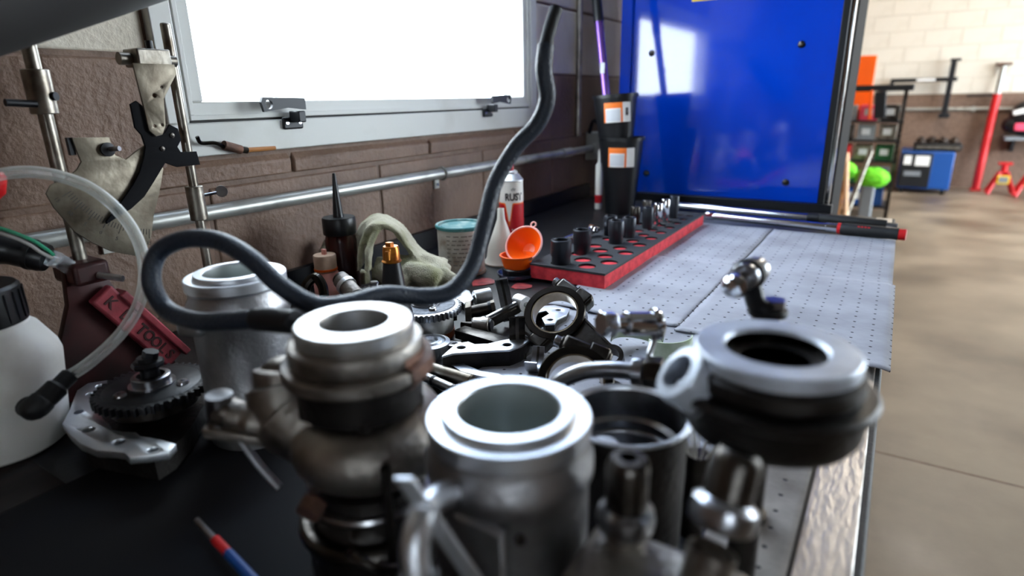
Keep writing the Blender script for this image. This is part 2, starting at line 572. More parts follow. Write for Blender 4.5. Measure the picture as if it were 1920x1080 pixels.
# sloping sill bricks under the frame
for k, y in enumerate((0.35, 0.75, 1.15, 1.55)):
    mb = MB()
    a, b = max(y, 0.48) + J, min(y + 0.4, 1.70) - J
    vs = []
    for yy in (a, b):
        for x, z in ((-1.02, 1.125), (XW + 0.004, 1.125), (XW + 0.006, 1.150), (XW - 0.004, 1.163), (-1.02, 1.171)):
            vs.append((x, yy, z))
    mb.add(vs, [(0, 1, 2, 3, 4), (9, 8, 7, 6, 5)] + [(i, i + 5, (i + 1) % 5 + 5, (i + 1) % 5) for i in range(5)])
    mb.build('sill_brick', 'brown_paint', wall_left, bevel=0.003)

# far wall, painted the same way
wf = MB().box((-1.2, 10.05, 0), (5.0, 10.3, 3.7))
wall_back = struct('wall_back', wf, 'mortar_cream', 'far workshop wall cream above and brown below', 'wall', ang=0)
MB().box((-1.0, 10.041, 0), (4.6, 10.0505, 1.2)).build('dado', 'mortar', wall_back)
for i in range(14):
    z = i * 0.2 - 0.0
    x = -0.9 - (0.2 if i % 2 else 0.0)
    while x < 3.2:
        block(wall_back, x + J, x + 0.4 - J, z + J, z + 0.2 - J, 'brown_paint' if i < 6 else 'cream_smooth', axis='y', face=10.042)
        x += 0.4
# right wall with the open roll-up doorway, and the wall behind the photographer
wr = MB()
wr.box((4.6, -3, 0), (4.8, 4.0, 3.7)); wr.box((4.6, 4.0, 3.4), (4.8, 9.6, 3.7)); wr.box((4.6, 9.6, 0), (4.8, 10.05, 3.7))
struct('wall_right', wr, 'brown_paint', 'brown wall with open roll-up doorway', 'wall', ang=0)
wn = MB()
wn.box((-1.03, -3.2, 0), (1.7, -3.0, 3.7)); wn.box((2.6, -3.2, 0), (4.8, -3.0, 3.7)); wn.box((1.7, -3.2, 0), (2.6, -3.0, 1.2)); wn.box((1.7, -3.2, 2.2), (2.6, -3.0, 3.7))  # unseen opening, added to throw fill light on camera-facing metal
struct('wall_front', wn, 'brown_paint', 'brown wall with an opening added behind the bench for fill light', 'wall', ang=0)
struct('ground', MB().box((-30, -20, -0.3), (30, 30, -0.15)), 'outside_ground', 'pale paved yard outside the workshop', 'ground')

# ------------------------------------------------------------------ window
win = thing('window_1', 'off-white hopper window with two black latches', 'window', (XW, OY0, OZ0)); win['kind'] = 'structure'
def frame_bars(y0, y1, z0, z1, w, x0, x1, wb=None):
    wb = wb or w
    m = MB()
    m.box((x0, y0, z0), (x1, y1, z0 + wb)); m.box((x0, y0, z1 - w), (x1, y1, z1))
    m.box((x0, y0, z0 + wb), (x1, y0 + w, z1 - w)); m.box((x0, y1 - w, z0 + wb), (x1, y1, z1 - w))
    return m
frame_bars(OY0, OY1, OZ0, OZ1, 0.034, -1.025, -0.945, 0.052).build('frame', 'frame_paint', win, world=True, bevel=0.002)
frame_bars(OY0 + 0.034, OY1 - 0.034, OZ0 + 0.052, OZ1 - 0.034, 0.004, -1.02, -0.955).build('gasket', 'gasket', win, world=True)
frame_bars(OY0 + 0.038, OY1 - 0.038, OZ0 + 0.056, OZ1 - 0.038, 0.008, -1.015, -0.948).build('sash_rim', 'frame_paint', win, world=True, bevel=0.001)
sash = frame_bars(OY0 + 0.044, OY1 - 0.044, OZ0 + 0.062, OZ1 - 0.044, 0.022, -1.012, -0.952).build('sash', 'frame_paint', win, world=True, bevel=0.002)
pane = MB().box((-1.008, OY0 + 0.06, OZ0 + 0.08), (-1.003, OY1 - 0.06, OZ1 - 0.06)).build('pane', 'window_glass', win, world=True)
for (hy, hz, dirn) in ((0.75, 1.216, -1), (1.384, 1.216, 1)):
    hm = MB().box((-0.945, hy - 0.022, hz - 0.012), (-0.939, hy + 0.022, hz + 0.010)).build('latch', 'black_metal', win, world=True, bevel=0.004)
    tag(hm, 'black cam latch')
    MB().box((-0.942, hy - 0.006, hz), (-0.915, hy + 0.010, hz + 0.020)).build('pivot', 'black_metal', hm, bevel=0.002, loc=tuple(-Vector(win.location)))
    y1 = hy + dirn * 0.072
    prof = [(hy - dirn * 0.016, hz + 0.022), (hy - dirn * 0.016, hz + 0.042), (y1, hz + 0.044), (y1 + dirn * 0.004, hz + 0.036), (y1, hz + 0.020), (hy + dirn * 0.02, hz + 0.026)]
    pm = plate_mesh([prof, circ((y1 - dirn * 0.011, hz + 0.032), 0.0075, 16)], 0.006)
    place(pm, basis((-0.926 if dirn < 0 else -0.920, 0, 0), (0, 1, 0), (0, 0, 1), (1, 0, 0)))
    place(pm, Matrix.Translation(-Vector(win.location)))
    link_mesh('lever', pm, 'black_metal', hm)
    for s in (-1, 1):
        MB().cyl((-0.9395, hy + s * 0.014, hz), (-0.9375, hy + s * 0.014, hz), 0.0035, n=10).build('screw', 'chrome', hm, loc=tuple(-Vector(win.location)))
po = MB().cyl((-1.3, 2.05, -0.2), (-1.3, 2.05, 2.6), 0.018)
tag(po.build('downpipe', 'grey_plastic'), 'grey vertical pipe outside the window glass', 'pipe')

# ------------------------------------------------------------------ added fill lights, all out of view
emit_mat('fill_tube', (255, 246, 232), 130.0)
emit_mat('rim_fill', (206, 228, 255), 48.0)
for (lx, ly, nm) in ((0.9, 5.6, 'over the middle of the workshop'), (0.9, 7.9, 'near the far wall')):  # unseen lamps, added to brighten the far floor and wall
    t = thing('ceiling_fill', 'added fill light shaped as a ceiling lamp ' + nm, 'lamp', (lx, ly, 3.6), group='added ceiling fill lights')
    MB().box((-0.15, -0.62, 0.03), (0.15, 0.62, 0.10)).build('housing', 'lamp_white', t, bevel=0.005)
    for s in (-1, 1):
        MB().cyl((s * 0.07, -0.59, 0.012), (s * 0.07, 0.59, 0.012), 0.018, n=12).build('tube', 'fill_tube', t)
bl = thing('rim_fill_light', 'cool white lamp added above the window to brighten the metal rims', 'lamp', (-0.95, 1.2, 1.98))  # lamp added out of view so the machined rims shine
MB().box((-0.96, 0.55, 1.96), (-0.90, 1.85, 2.04)).build('housing', 'lamp_white', bl, world=True, bevel=0.004)
MB().box((-0.90, 0.58, 1.965), (-0.885, 1.82, 2.035)).build('diffuser', 'rim_fill', bl, world=True)
for y in (0.555, 1.825):
    MB().box((-0.90, y, 1.958), (-0.875, y + 0.02, 2.042)).build('end_cap', 'grey_plastic', bl, world=True)
def hose_mat():
    m = mat('hose_rubber', (38, 46, 58), 0.45)
    nt = m.node_tree; L = nt.links.new
    tc = nt.nodes.new('ShaderNodeTexCoord')
    v = nt.nodes.new('ShaderNodeTexVoronoi'); v.inputs['Scale'].default_value = 420
    L(tc.outputs['Object'], v.inputs['Vector'])
    bp = nt.nodes.new('ShaderNodeBump'); bp.inputs['Strength'].default_value = 0.6; bp.inputs['Distance'].default_value = 0.001
    L(v.outputs['Distance'], bp.inputs['Height']); L(bp.outputs[0], nt.nodes['Principled BSDF'].inputs['Normal'])
hose_mat()
mat('steel_worn', (140, 134, 124), 0.36, 0.9, col2=(92, 82, 70), nscale=34, lo=0.45, hi=0.7, bump=0.1, bscale=120)
mat('steel_grain', (122, 126, 134), 0.4, 0.9, col2=(88, 90, 96), nscale=120, bump=0.5, bscale=600)
mat('orange_stain', (170, 84, 36), 0.5, 0.3, col2=(120, 70, 44), nscale=60)
mat('shell_bronze', (168, 152, 130), 0.26, 1.0, col2=(128, 112, 92), nscale=30)
mat('scrap_red', (176, 70, 70), 0.45, col2=(120, 48, 52), nscale=60)
mat('cap_pale', (226, 196, 172), 0.55, col2=(206, 176, 150), nscale=60)
mat('dish_smoke', (60, 70, 90), 0.12, coat=0.5)
mat('pink_hot', (240, 80, 110), 0.5)
mat('wood_pale', (214, 176, 140), 0.6)
mat('bore_bright', (206, 212, 210), 0.34, 0.75)
mat('duct_grey', (36, 34, 33), 0.7, 0.0, col2=(27, 25, 24), nscale=8)
mat('purple_cloth', (92, 70, 190), 0.6)
mat('rusty_dark', (70, 56, 46), 0.6, 0.5, col2=(38, 30, 26), nscale=20)
mat('matte_black', (17, 17, 20), 0.75, spec=0.15)

# ------------------------------------------------------------------ workbench
bench = thing('workbench', 'long black steel workbench with worn bare metal edge', 'workbench', (-0.46, 0.9, 0.0))
MB().box((-0.953, -0.6, 0.862), (0.012, 2.025, 0.90)).build('worktop', 'bench_black', bench, world=True, bevel=0.002)
MB().box((-0.024, -0.6, 0.88), (0.020, 2.025, 0.9001)).build('edge_strip', 'bench_steel', bench, world=True, bevel=0.003)
MB().box((0.012, -0.6, 0.845), (0.026, 2.025, 0.8995)).build('edge_rail', 'black_rubber', bench, world=True, bevel=0.003)
tag(MB().box((-0.956, 0.55, 0.9005), (-0.942, 2.04, 0.945)).build('back_rail', 'black_metal'), 'low black metal strip along the wall at the back of the bench', 'rail')
MB().box((-0.95, -0.6, 0.890), (-0.64, 0.19, 0.9006)).build('side_board', 'dark_wood', bench, world=True)
for (x, y) in ((-0.9, -0.5), (-0.03, -0.5), (-0.9, 1.95), (-0.03, 1.95)):
    MB().box((x - 0.03, y - 0.03, 0.0), (x + 0.03, y + 0.03, 0.862)).build('leg', 'black_metal', bench, world=True)
MB().box((-0.93, -0.5, 0.25), (-0.02, 1.98, 0.28)).build('lower_shelf', 'black_metal', bench, world=True)

dsheet = MB().box((-0.638, -0.35, 0.9002), (-0.300, 0.52, 0.9008)).build('dark_sheet', 'matte_black')  # black sheet added to make this corner of the bench darker
tag(dsheet, 'thin matte black sheet added to darken the near left of the bench', 'mat')

# absorbent pads
def pad(x0, x1, y0, y1, z, label, m='pad_grey', amp=0.0012, curl=0.0, droop=0.0, lift=None, nx=24, ny=28, wr=None):
    mb = MB(); vs = []; fs = []
    cx, cy = (x0 + x1) / 2, (y0 + y1) / 2
    for j in range(ny + 1):
        for i in range(nx + 1):
            u, v = i / nx, j / ny
            x, y = x0 + (x1 - x0) * u, y0 + (y1 - y0) * v
            h = amp * (math.sin(x * 31 + y * 17) + math.sin(x * 13 - y * 41 + 1.3)) * 0.5 + amp
            if v < 0.08: h += curl * (1 - v / 0.08) * (0.6 + 0.4 * math.sin(u * 7))
            if wr: h += wr * abs(math.sin(u * 11 + 2 * v) * math.sin(v * 9 - 3 * u)) * (0.4 + 0.6 * u * (1 - v))
            if droop and x > 0.024: h -= droop * ((x - 0.024) / 0.012) ** 1.5
            vs.append((x - cx, y - cy, h))
    for j in range(ny):
        for i in range(nx):
            a = j * (nx + 1) + i
            fs.append((a, a + 1, a + nx + 2, a + nx + 1))
    mb.add(vs, fs)
    o = mb.build('absorbent_pad', m, None, loc=(cx, cy, z), ang=0, fix=False)
    o.data.polygons.foreach_set('use_smooth', [True] * len(o.data.polygons))
    sd = o.modifiers.new('solid', 'SOLIDIFY'); sd.thickness = 0.0022; sd.offset = 1
    return tag(o, label, 'absorbent pad', 'grey absorbent pads on the bench')
pad(-0.246, 0.034, 0.845, 1.275, 0.9058, 'grey dotted absorbent pad overhanging the bench edge, its near corner above bare metal', curl=0.004, droop=0.004)
pad(-0.246, 0.030, 1.27, 1.70, 0.9016, 'grey dotted absorbent pad under the red-tipped torque wrench at the bench edge', curl=0.004, droop=0.002)
pad(-0.478, -0.248, 0.86, 1.275, 0.9045, 'grey dotted absorbent pad in front of the near end of the socket tray', curl=0.006)
pad(-0.60, -0.250, 1.27, 1.70, 0.9016, 'grey dotted absorbent pad beside the far end of the socket tray', curl=0.004)
pad(-0.43, -0.090, 0.47, 0.875, 0.9016, 'crumpled grey absorbent pad under the connecting rod', amp=0.002, wr=0.008)
pad(-0.0885, -0.0245, 0.05, 0.70, 0.9006, 'dirty worn absorbent pad beside the bare bench edge, nearest the camera', m='pad_dirty', nx=10, ny=40)

# ------------------------------------------------------------------ blue cabinet at the bench end
cab = thing('blue_cabinet', 'tall glossy blue steel cabinet with black rim at the bench end', 'cabinet', (-0.48, 2.28, 0.0))
YB = 2.05
MB().box((-0.80, YB, 0.925), (-0.183, YB + 0.006, 2.0)).build('panel', 'blue_enamel', cab, world=True, bevel=0.002)
MB().box((-0.80, YB + 0.006, 0.0), (-0.165, 2.52, 2.0)).build('body', 'matte_black', cab, world=True)
MB().box((-0.84, YB - 0.012, 0.0), (-0.80, 2.52, 2.0)).build('side_post', 'blue_enamel', cab, world=True, bevel=0.004)
MB().box((-0.84, YB - 0.02, 0.893), (-0.14, YB + 0.004, 0.925)).build('bottom_rail', 'black_metal', cab, world=True, bevel=0.002)
MB().box((-0.183, YB - 0.006, 0.925), (-0.165, YB + 0.03, 2.0)).build('side_rim', 'black_metal', cab, world=True, bevel=0.002)
MB().box((-0.165, YB + 0.02, 0.92), (-0.153, 2.13, 2.0)).build('corner_trim', 'chrome', cab, world=True, bevel=0.003)
MB().box((-0.165, 2.14, 0.0), (-0.150, 2.50, 2.0)).build('side_panel', 'matte_black', cab, world=True, bevel=0.003)
for (x, z) in ((-0.733, 1.384), (-0.280, 1.385), (-0.279, 0.984), (-0.731, 0.991)):
    MB().lathe([(0, 0.007), (0.005, 0.0065), (0.009, 0.004), (0.0105, 0)], (x, YB, z), (0, -1, 0), n=18).build('bolt', 'steel_dark', cab, world=True)
MB().box((-0.61, YB - 0.0008, 1.528), (-0.53, YB, 1.60)).build('sticker', 'yellow', cab, world=True)
st = MB().box((-0.60, YB - 0.0016, 1.535), (-0.54, YB - 0.0008, 1.59)).build('sticker_print', 'paper_white', cab, world=True)

# ------------------------------------------------------------------ conduit on the wall
def conduit_strap(parent, y, z):
    MB().ring((-0.937, y, z), (0, 1, 0), 0.0135, 0.0035, n=20, m=6).build('strap', 'alu_pipe', parent, world=True)
    MB().box((-0.96, y - 0.009, z - 0.038), (-0.955, y + 0.009, z - 0.008)).build('strap_tab', 'alu_pipe', parent, world=True, bevel=0.001)
    MB().cyl((-0.956, y, z - 0.028), (-0.952, y, z - 0.028), 0.004, n=10).build('screw', 'chrome', parent, world=True)
cd = thing('wall_conduit', 'galvanised conduit pipe running along the brown wall below the window', 'conduit', (-0.937, 1.2, 1.077))
MB().cyl((-0.937, 0.30, 1.083), (-0.937, 2.03, 1.072), 0.0125, n=24).build('pipe', 'alu_pipe', cd, world=True)
MB().cyl((-0.937, 1.80, 1.0735), (-0.937, 1.87, 1.0730), 0.0155, n=24).build('coupling', 'alu_pipe', cd, world=True, bevel=0.001)
conduit_strap(cd, 1.17, 1.078)
conduit_strap(cd, 0.41, 1.0825)
MB().box((-0.96, 2.03, 1.03), (-0.905, 2.10, 1.13)).build('junction_box', 'alu_pipe', cd, world=True, bevel=0.004)
vc = thing('joint_shade_strip', 'slim grey strip standing for a shadowed wall joint between window and black bins', 'conduit', (-0.948, 1.947, 1.12))
MB().cyl((-0.948, 1.947, 1.12), (-0.948, 1.947, 2.2), 0.010, n=16).build('pipe', 'alu_dull', vc, world=True)  # pipe added in place of a shadowed vertical joint in the wall
MB().box((-0.96, 1.925, 1.60), (-0.952, 1.969, 1.615)).build('strap', 'alu_dull', vc, world=True)

# ------------------------------------------------------------------ slanted dark duct at the upper left
sh = thing('dark_duct', 'dark grey slanted duct crossing the upper left corner', 'duct', (-0.76, 0.30, 1.42))
A = Vector((-0.7700, 0.4139, 1.3691)); B = Vector((-0.7300, 0.2481, 1.3069))
dd = (A - B).normalized()
up_d = (Vector((0.55, 0, 1)) - dd * Vector((0.55, 0, 1)).dot(dd)).normalized()
A2 = A + dd * 0.10; B2 = B - dd * 0.30
MB().cyl(A2 + up_d * 0.065, B2 + up_d * 0.065, 0.065, n=40).build('tube', 'duct_grey', sh, world=True)
MB().cyl(A2 + up_d * 0.065 - dd * 0.03, A2 + up_d * 0.065 + dd * 0.004, 0.069, n=40).build('band', 'duct_grey', sh, world=True)
MB().box((-0.96, 0.40, 1.50), (-0.80, 0.43, 1.53)).build('wall_bracket', 'black_metal', sh, world=True)
pr = MB()
a_, b_, c_ = Vector((-0.8300, 0.4322, 1.3773)), Vector((-0.8300, 0.4437, 1.3786)), Vector((-0.8300, 0.4376, 1.3611))
th_ = Vector((0.002, 0, 0))
pr.add([a_, b_, c_, a_ + th_, b_ + th_, c_ + th_], [(0, 1, 2), (5, 4, 3), (0, 3, 4, 1), (1, 4, 5, 2), (2, 5, 3, 0)])
tag(pr.build('ribbon', 'purple_cloth'), 'small pointed purple strip hanging below the dark duct', 'ribbon')

# ------------------------------------------------------------------ foreground: machined housings
def housing(name, label, loc, rotz=0.0, tall=1.0):
    t = thing(name, label, 'housing', loc, (0, 0, rotz), 'machined aluminium cylinder housings')
    body = MB().lathe([(0, 0), (0.050, 0), (0.050, 0.045), (0.0485, 0.050), (0.0488, 0.128), (0.0515, 0.134), (0.0515, 0.143), (0.0478, 0.150),
                       (0.0475, 0.157), (0.033, 0.157), (0.033, 0.045), (0, 0.045)], n=64)
    body.build('body', 'alu_cast', t)
    MB().lathe([(0.0315, 0.09), (0.0312, 0.1715), (0.0322, 0.173), (0.0392, 0.173), (0.0400, 0.1722), (0.0402, 0.1690), (0.0412, 0.1683), (0.0488, 0.1690),
                (0.0498, 0.1680), (0.0498, 0.1595), (0.0478, 0.157), (0.0315, 0.157)], n=64).build('machined_rim', 'alu_machined', t, ang=22)
    MB().lathe([(0.0310, 0.1712), (0.0308, 0.105), (0, 0.105)], n=48).build('bore_liner', 'bore_bright', t)
    for ch in t.children:
        ch.scale = (1, 1, tall)
    return t
h1 = housing('cylinder_housing', 'nearest aluminium cylinder housing with bright machined double rim, front centre', (-0.175, 0.270, 0.9010))
MB().obox((0.010, -0.0475, 0.085), (1, 0, 0), (0, 1, 0), (0, 0, 1), 0.034, 0.006, 0.085).build('flat_pad', 'alu_cast', h1, bevel=0.002)
MB().cyl((0.030, -0.038, 0.118), (0.0318, -0.0402, 0.118), 0.003, n=12).build('plug', 'steel_dark', h1)
h2 = housing('cylinder_housing', 'aluminium cylinder housing farther back, beneath the loop of the black hose', (-0.566, 0.355, 0.9010), 1.9, 1.065)
MB().obox((0.049, 0.012, 0.138), (1, 0, 0), (0, 1, 0), (0, 0, 1), 0.020, 0.030, 0.018).build('ear', 'alu_cast', h2, bevel=0.004)
MB().obox((-0.046, 0.020, 0.138), (1, 0, 0), (0, 1, 0), (0, 0, 1), 0.020, 0.028, 0.018).build('ear', 'alu_cast', h2, bevel=0.004)

# pump with volute, left of centre
pump = thing('coolant_pump', 'cast aluminium pump housing with rusty flange and swollen belly, the hose end at its rim', 'pump', (-0.304, 0.273, 0.9010))
MB().lathe([(0.0235, 0.12), (0.0235, 0.2020), (0.0245, 0.2035), (0.0395, 0.2035), (0.0412, 0.2015), (0.0412, 0.1945), (0.0405, 0.1925), (0.0235, 0.1925)], n=56).build('neck_rim', 'alu_turned', pump, ang=22)
MB().lathe([(0.0236, 0.19), (0.0405, 0.1925), (0.0460, 0.1910), (0.0468, 0.1890), (0.0468, 0.1790), (0.0455, 0.1770), (0.0236, 0.177)], n=56).build('neck', 'alu_dull', pump)
MB().lathe([(0.02, 0.1768), (0.0515, 0.1768), (0.0528, 0.1750), (0.0528, 0.1690), (0.0512, 0.1670), (0.02, 0.1670)], n=56).build('flange', 'alu_dull', pump)
fr = MB().lathe([(0.0472, 0.184), (0.0480, 0.179), (0.0532, 0.1772), (0.0540, 0.169), (0.0505, 0.164), (0.0460, 0.160)], n=20, a0=-0.05, a1=1.2)
tag(fr.build('rust_crust', 'rust', pump), 'reddish rust on the flange')
MB().lathe([(0.02, 0.167), (0.0445, 0.166), (0.0440, 0.142), (0.02, 0.142)], n=48).build('groove_band', 'cast_black', pump)
vol = MB()
nseg, mseg = 48, 16
vs, fs = [], []
for i in range(nseg + 1):                       # snail: the tube section grows round the axis
    a = 2 * PI * i / nseg + 2.2
    r = 0.019 + 0.012 * i / nseg
    R = 0.030 + 0.006 * i / nseg
    for j in range(mseg):
        b = 2 * PI * j / mseg
        vs.append(((R + r * math.cos(b)) * math.cos(a), (R + r * math.cos(b)) * math.sin(a), 0.113 + r * math.sin(b)))
for i in range(nseg):
    for j in range(mseg):
        fs.append((i * mseg + j, (i + 1) * mseg + j, (i + 1) * mseg + (j + 1) % mseg, i * mseg + (j + 1) % mseg))
fs += [tuple(range(mseg)), tuple(range(nseg * mseg, (nseg + 1) * mseg))]
vol.add(vs, fs)
vol.build('volute', 'alu_dull', pump)
# outlet to the left: image-left is (-.85, -.53, 0)
ox, oy = -0.848, -0.530
out = MB().tube([(ox * 0.015, oy * 0.015 + 0.006, 0.112), (ox * 0.042, oy * 0.042 + 0.006, 0.120), (ox * 0.064, oy * 0.064 + 0.012, 0.132), (ox * 0.074, oy * 0.074 + 0.020, 0.148), (ox * 0.076, oy * 0.076 + 0.024, 0.158)],
               [0.033, 0.032, 0.027, 0.021, 0.016], n=24)
out.build('outlet', 'alu_dull', pump)
MB().sphere((ox * 0.076, oy * 0.076 + 0.024, 0.157), 0.0168, n=24, m=14, sc3=(1, 1, 0.55)).build('outlet_dome', 'alu_dull', pump)
MB().tube([(ox * 0.060, oy * 0.060, 0.122), (ox * 0.085, oy * 0.085, 0.128), (ox * 0.106, oy * 0.106 + 0.002, 0.134)], [0.014, 0.011, 0.010], n=16).build('side_port', 'alu_dull', pump)
MB().tube([(ox * 0.098, oy * 0.098 + 0.001, 0.131), (ox * 0.108, oy * 0.108 + 0.002, 0.134)], 0.0125, n=6, sub=2).build('outlet_nut', 'steel_dark', pump)
MB().cyl((ox * 0.106, oy * 0.106 + 0.002, 0.147), (ox * 0.108, oy * 0.108 + 0.002, 0.118), 0.0095, n=16).build('outlet_bolt', 'steel', pump)
MB().obox((ox * 0.086, oy * 0.086 - 0.008, 0.118), (ox, oy, 0.2), (oy, -ox, 0), (0, 0, 1), 0.050, 0.012, 0.008).build('bracket', 'alu_dull', pump, bevel=0.002)
MB().tube([(ox * 0.082, oy * 0.082 - 0.012, 0.116), (ox * 0.070, oy * 0.070 - 0.014, 0.096), (ox * 0.056, oy * 0.056 - 0.016, 0.078)], 0.0028, n=8).build('stay', 'steel', pump)
MB().lathe([(0, 0), (0.046, 0), (0.050, 0.01), (0.050, 0.040), (0.042, 0.050), (0.040, 0.080), (0, 0.080)], n=48).build('base', 'cast_black', pump)
MB().ring((0, 0, 0.068), (0, 0, 1), 0.0425, 0.0035, n=40, m=8).build('clamp_ring', 'steel', pump)
MB().ring((0, 0, 0.045), (0, 0, 1), 0.050, 0.006, n=40, m=10).build('lower_ring', 'steel_dark', pump)
fx, fy = 0.724, -0.651                           # towards the camera from the pump
sx_, sy_ = 0.848, 0.530                          # image-right
q = (fx * 0.066 + sx_ * 0.010, fy * 0.066 + sy_ * 0.010)
MB().cyl((q[0], q[1], 0.03), (q[0] * .98, q[1] * .98, 0.125), 0.0032, n=12).build('support_rod', 'steel_dark', pump)
MB().cyl((q[0] * .9, q[1] * .9, 0.035), (q[0] * 1.06, q[1] * 1.06, 0.035), 0.006, n=12).build('rod_eye', 'steel', pump)
q = (fx * 0.040 - sx_ * 0.040, fy * 0.040 - sy_ * 0.040)
MB().cyl((q[0], q[1], 0.083), (q[0] + fx * 0.010 - sx_ * .006, q[1] + fy * 0.010 - sy_ * .006, 0.079), 0.0095, n=6).build('rusty_bolt', 'rust', pump)
MB().cyl((q[0], q[1], 0.092), (q[0] + fx * 0.005, q[1] + fy * 0.005, 0.102), 0.0045, n=12).build('stud', 'steel', pump)
for k in range(5):
    a = k * 1.256 + 0.5
    MB().cyl((0.041 * math.cos(a), 0.041 * math.sin(a), 0.139), (0.041 * math.cos(a), 0.041 * math.sin(a), 0.147), 0.0045, n=6).build('bolt', 'steel_dark', pump)
MB().tube([(0.030, -0.052, 0.06), (0.045, -0.060, 0.068), (0.058, -0.055, 0.062), (0.060, -0.040, 0.05)], 0.003, n=8).build('spring_wire', 'steel_dark', pump)

# open cup behind the near housing
cup = thing('steel_cup', 'open dark steel cup with bright rolled rim behind the nearest housing', 'cup', (-0.140, 0.376, 0.9035))
MB().lathe([(0, 0), (0.040, 0), (0.0435, 0.004), (0.0440, 0.118), (0.0440, 0.1225)], n=48).build('shell', 'cast_black', cup)
MB().lathe([(0.0440, 0.1215), (0.0465, 0.1225), (0.0470, 0.1240), (0.0455, 0.1252), (0.0425, 0.1240), (0.0415, 0.1215)], n=56).build('rim', 'alu_machined', cup)
MB().lathe([(0.0415, 0.122), (0.0405, 0.100), (0.0365, 0.097), (0.0360, 0.070), (0.0, 0.068)], n=48).build('lining', 'steel', cup)
MB().ring((0, 0, 0.088), (0, 0, 1), 0.0355, 0.0022, n=36, m=8).build('snap_ring', 'steel', cup)
MB().cyl((-0.012, -0.012, 0.068), (-0.012, -0.012, 0.102), 0.012, 0.010, n=20).build('inner_hub', 'steel', cup)

# flanged hub on a post, right
hub = thing('flanged_hub', 'dark cast hub with wide bored rim standing at the bench edge, right foreground', 'hub', (-0.044, 0.363, 0.9035))
MB().lathe([(0.0285, 0.155), (0.0285, 0.2005), (0.0300, 0.2025), (0.0455, 0.2025), (0.0470, 0.2010), (0.0472, 0.1945), (0.0455, 0.1935), (0.026, 0.1935)], n=56).build('rim', 'cast_grey', hub, ang=22)
MB().lathe([(0.02, 0.194), (0.0455, 0.194), (0.0500, 0.1915), (0.0505, 0.1840), (0.0480, 0.1800), (0.02, 0.180)], n=56).build('shoulder', 'cast_black', hub)
MB().lathe([(0.02, 0.181), (0.0565, 0.180), (0.0585, 0.1780), (0.0580, 0.1745), (0.0545, 0.1720), (0.02, 0.172)], n=56).build('flange', 'cast_black', hub)
MB().lathe([(0.02, 0.173), (0.0535, 0.172), (0.0520, 0.1560), (0.0480, 0.1500), (0.0380, 0.1450), (0, 0.1450)], n=56).build('lower_body', 'cast_black', hub)
MB().lathe([(0.0284, 0.20), (0.0270, 0.155), (0, 0.154)], n=40).build('bore', 'steel_oily', hub)
MB().lathe([(0, 0.0), (0.022, 0.0), (0.022, 0.006), (0.010, 0.012), (0.0095, 0.146)], (-0.006, 0.004, 0), n=20).build('post', 'cast_black', hub)
lx, ly = -0.80, -0.60
lug = MB()
lug.lathe([(0.0, 0.016), (0.0110, 0.015), (0.0115, 0.0), (0.0175, 0.001), (0.0185, 0.004), (0.0150, 0.042), (0.0, 0.042)], (lx * 0.060, ly * 0.060, 0.190), (-lx * .75, -ly * .75, -0.62), n=28)
lug.build('lug', 'cast_grey', hub)
MB().obox((lx * 0.046, ly * 0.046, 0.178), (lx, ly, 0), (ly, -lx, 0), (0, 0, 1), 0.026, 0.010, 0.010).build('web', 'cast_grey', hub, bevel=0.003)

# ball joint lever standing behind the hub
lev = thing('ball_joint_lever', 'small black lever with bright ball joint rising behind the flanged hub', 'lever', (-0.066, 0.470, 0.9035))
w = lambda p: p
MB().lathe([(0, 0), (0.018, 0), (0.018, 0.006), (0.008, 0.01), (0.0075, 0.170)], n=16).build('post', 'steel_dark', lev)
MB().lathe([(0.0, 0.168), (0.0115, 0.168), (0.0120, 0.176), (0.0100, 0.186), (0.0, 0.188)], n=20).build('collar', 'steel', lev)
MB().ring((0, 0, 0.187), (0, 0, 1), 0.0115, 0.0035, n=24, m=8).build('seal', 'black_rubber', lev)
MB().cyl((0.004, 0.002, 0.188), (0.004, 0.002, 0.197), 0.0085, n=6).build('nut', 'steel', lev)
arm = MB().tube([(-0.0646, 0.4641, 1.0900), (-0.0730, 0.4648, 1.0961), (-0.0780, 0.4700, 1.1054), (-0.0812, 0.4769, 1.1160)], [0.0085, 0.0075, 0.0070, 0.0075], n=12)
arm.build('arm', 'black_metal', lev, world=True)
MB().cyl((-0.0798, 0.4895, 1.1174), (-0.0841, 0.4619, 1.1174), 0.0105, n=20).build('socket_ring', 'steel', lev, world=True, bevel=0.001)
MB().cyl((-0.0828, 0.4809, 1.1161), (-0.0830, 0.4676, 1.1173), 0.0125, n=20).build('boot', 'black_rubber', lev, world=True, bevel=0.001)
MB().cyl((-0.0844, 0.4697, 1.1153), (-0.0865, 0.4508, 1.1149), 0.0058, n=14).build('stud', 'steel', lev, world=True)
MB().lathe([(0, -0.0095), (0.006, -0.008), (0.0092, -0.003), (0.0095, 0.002), (0.007, 0.007), (0, 0.009)], (-0.0873, 0.4475, 1.1141), (0.3, -0.6, 0.2), n=18).build('ball', 'chrome', lev, world=True)

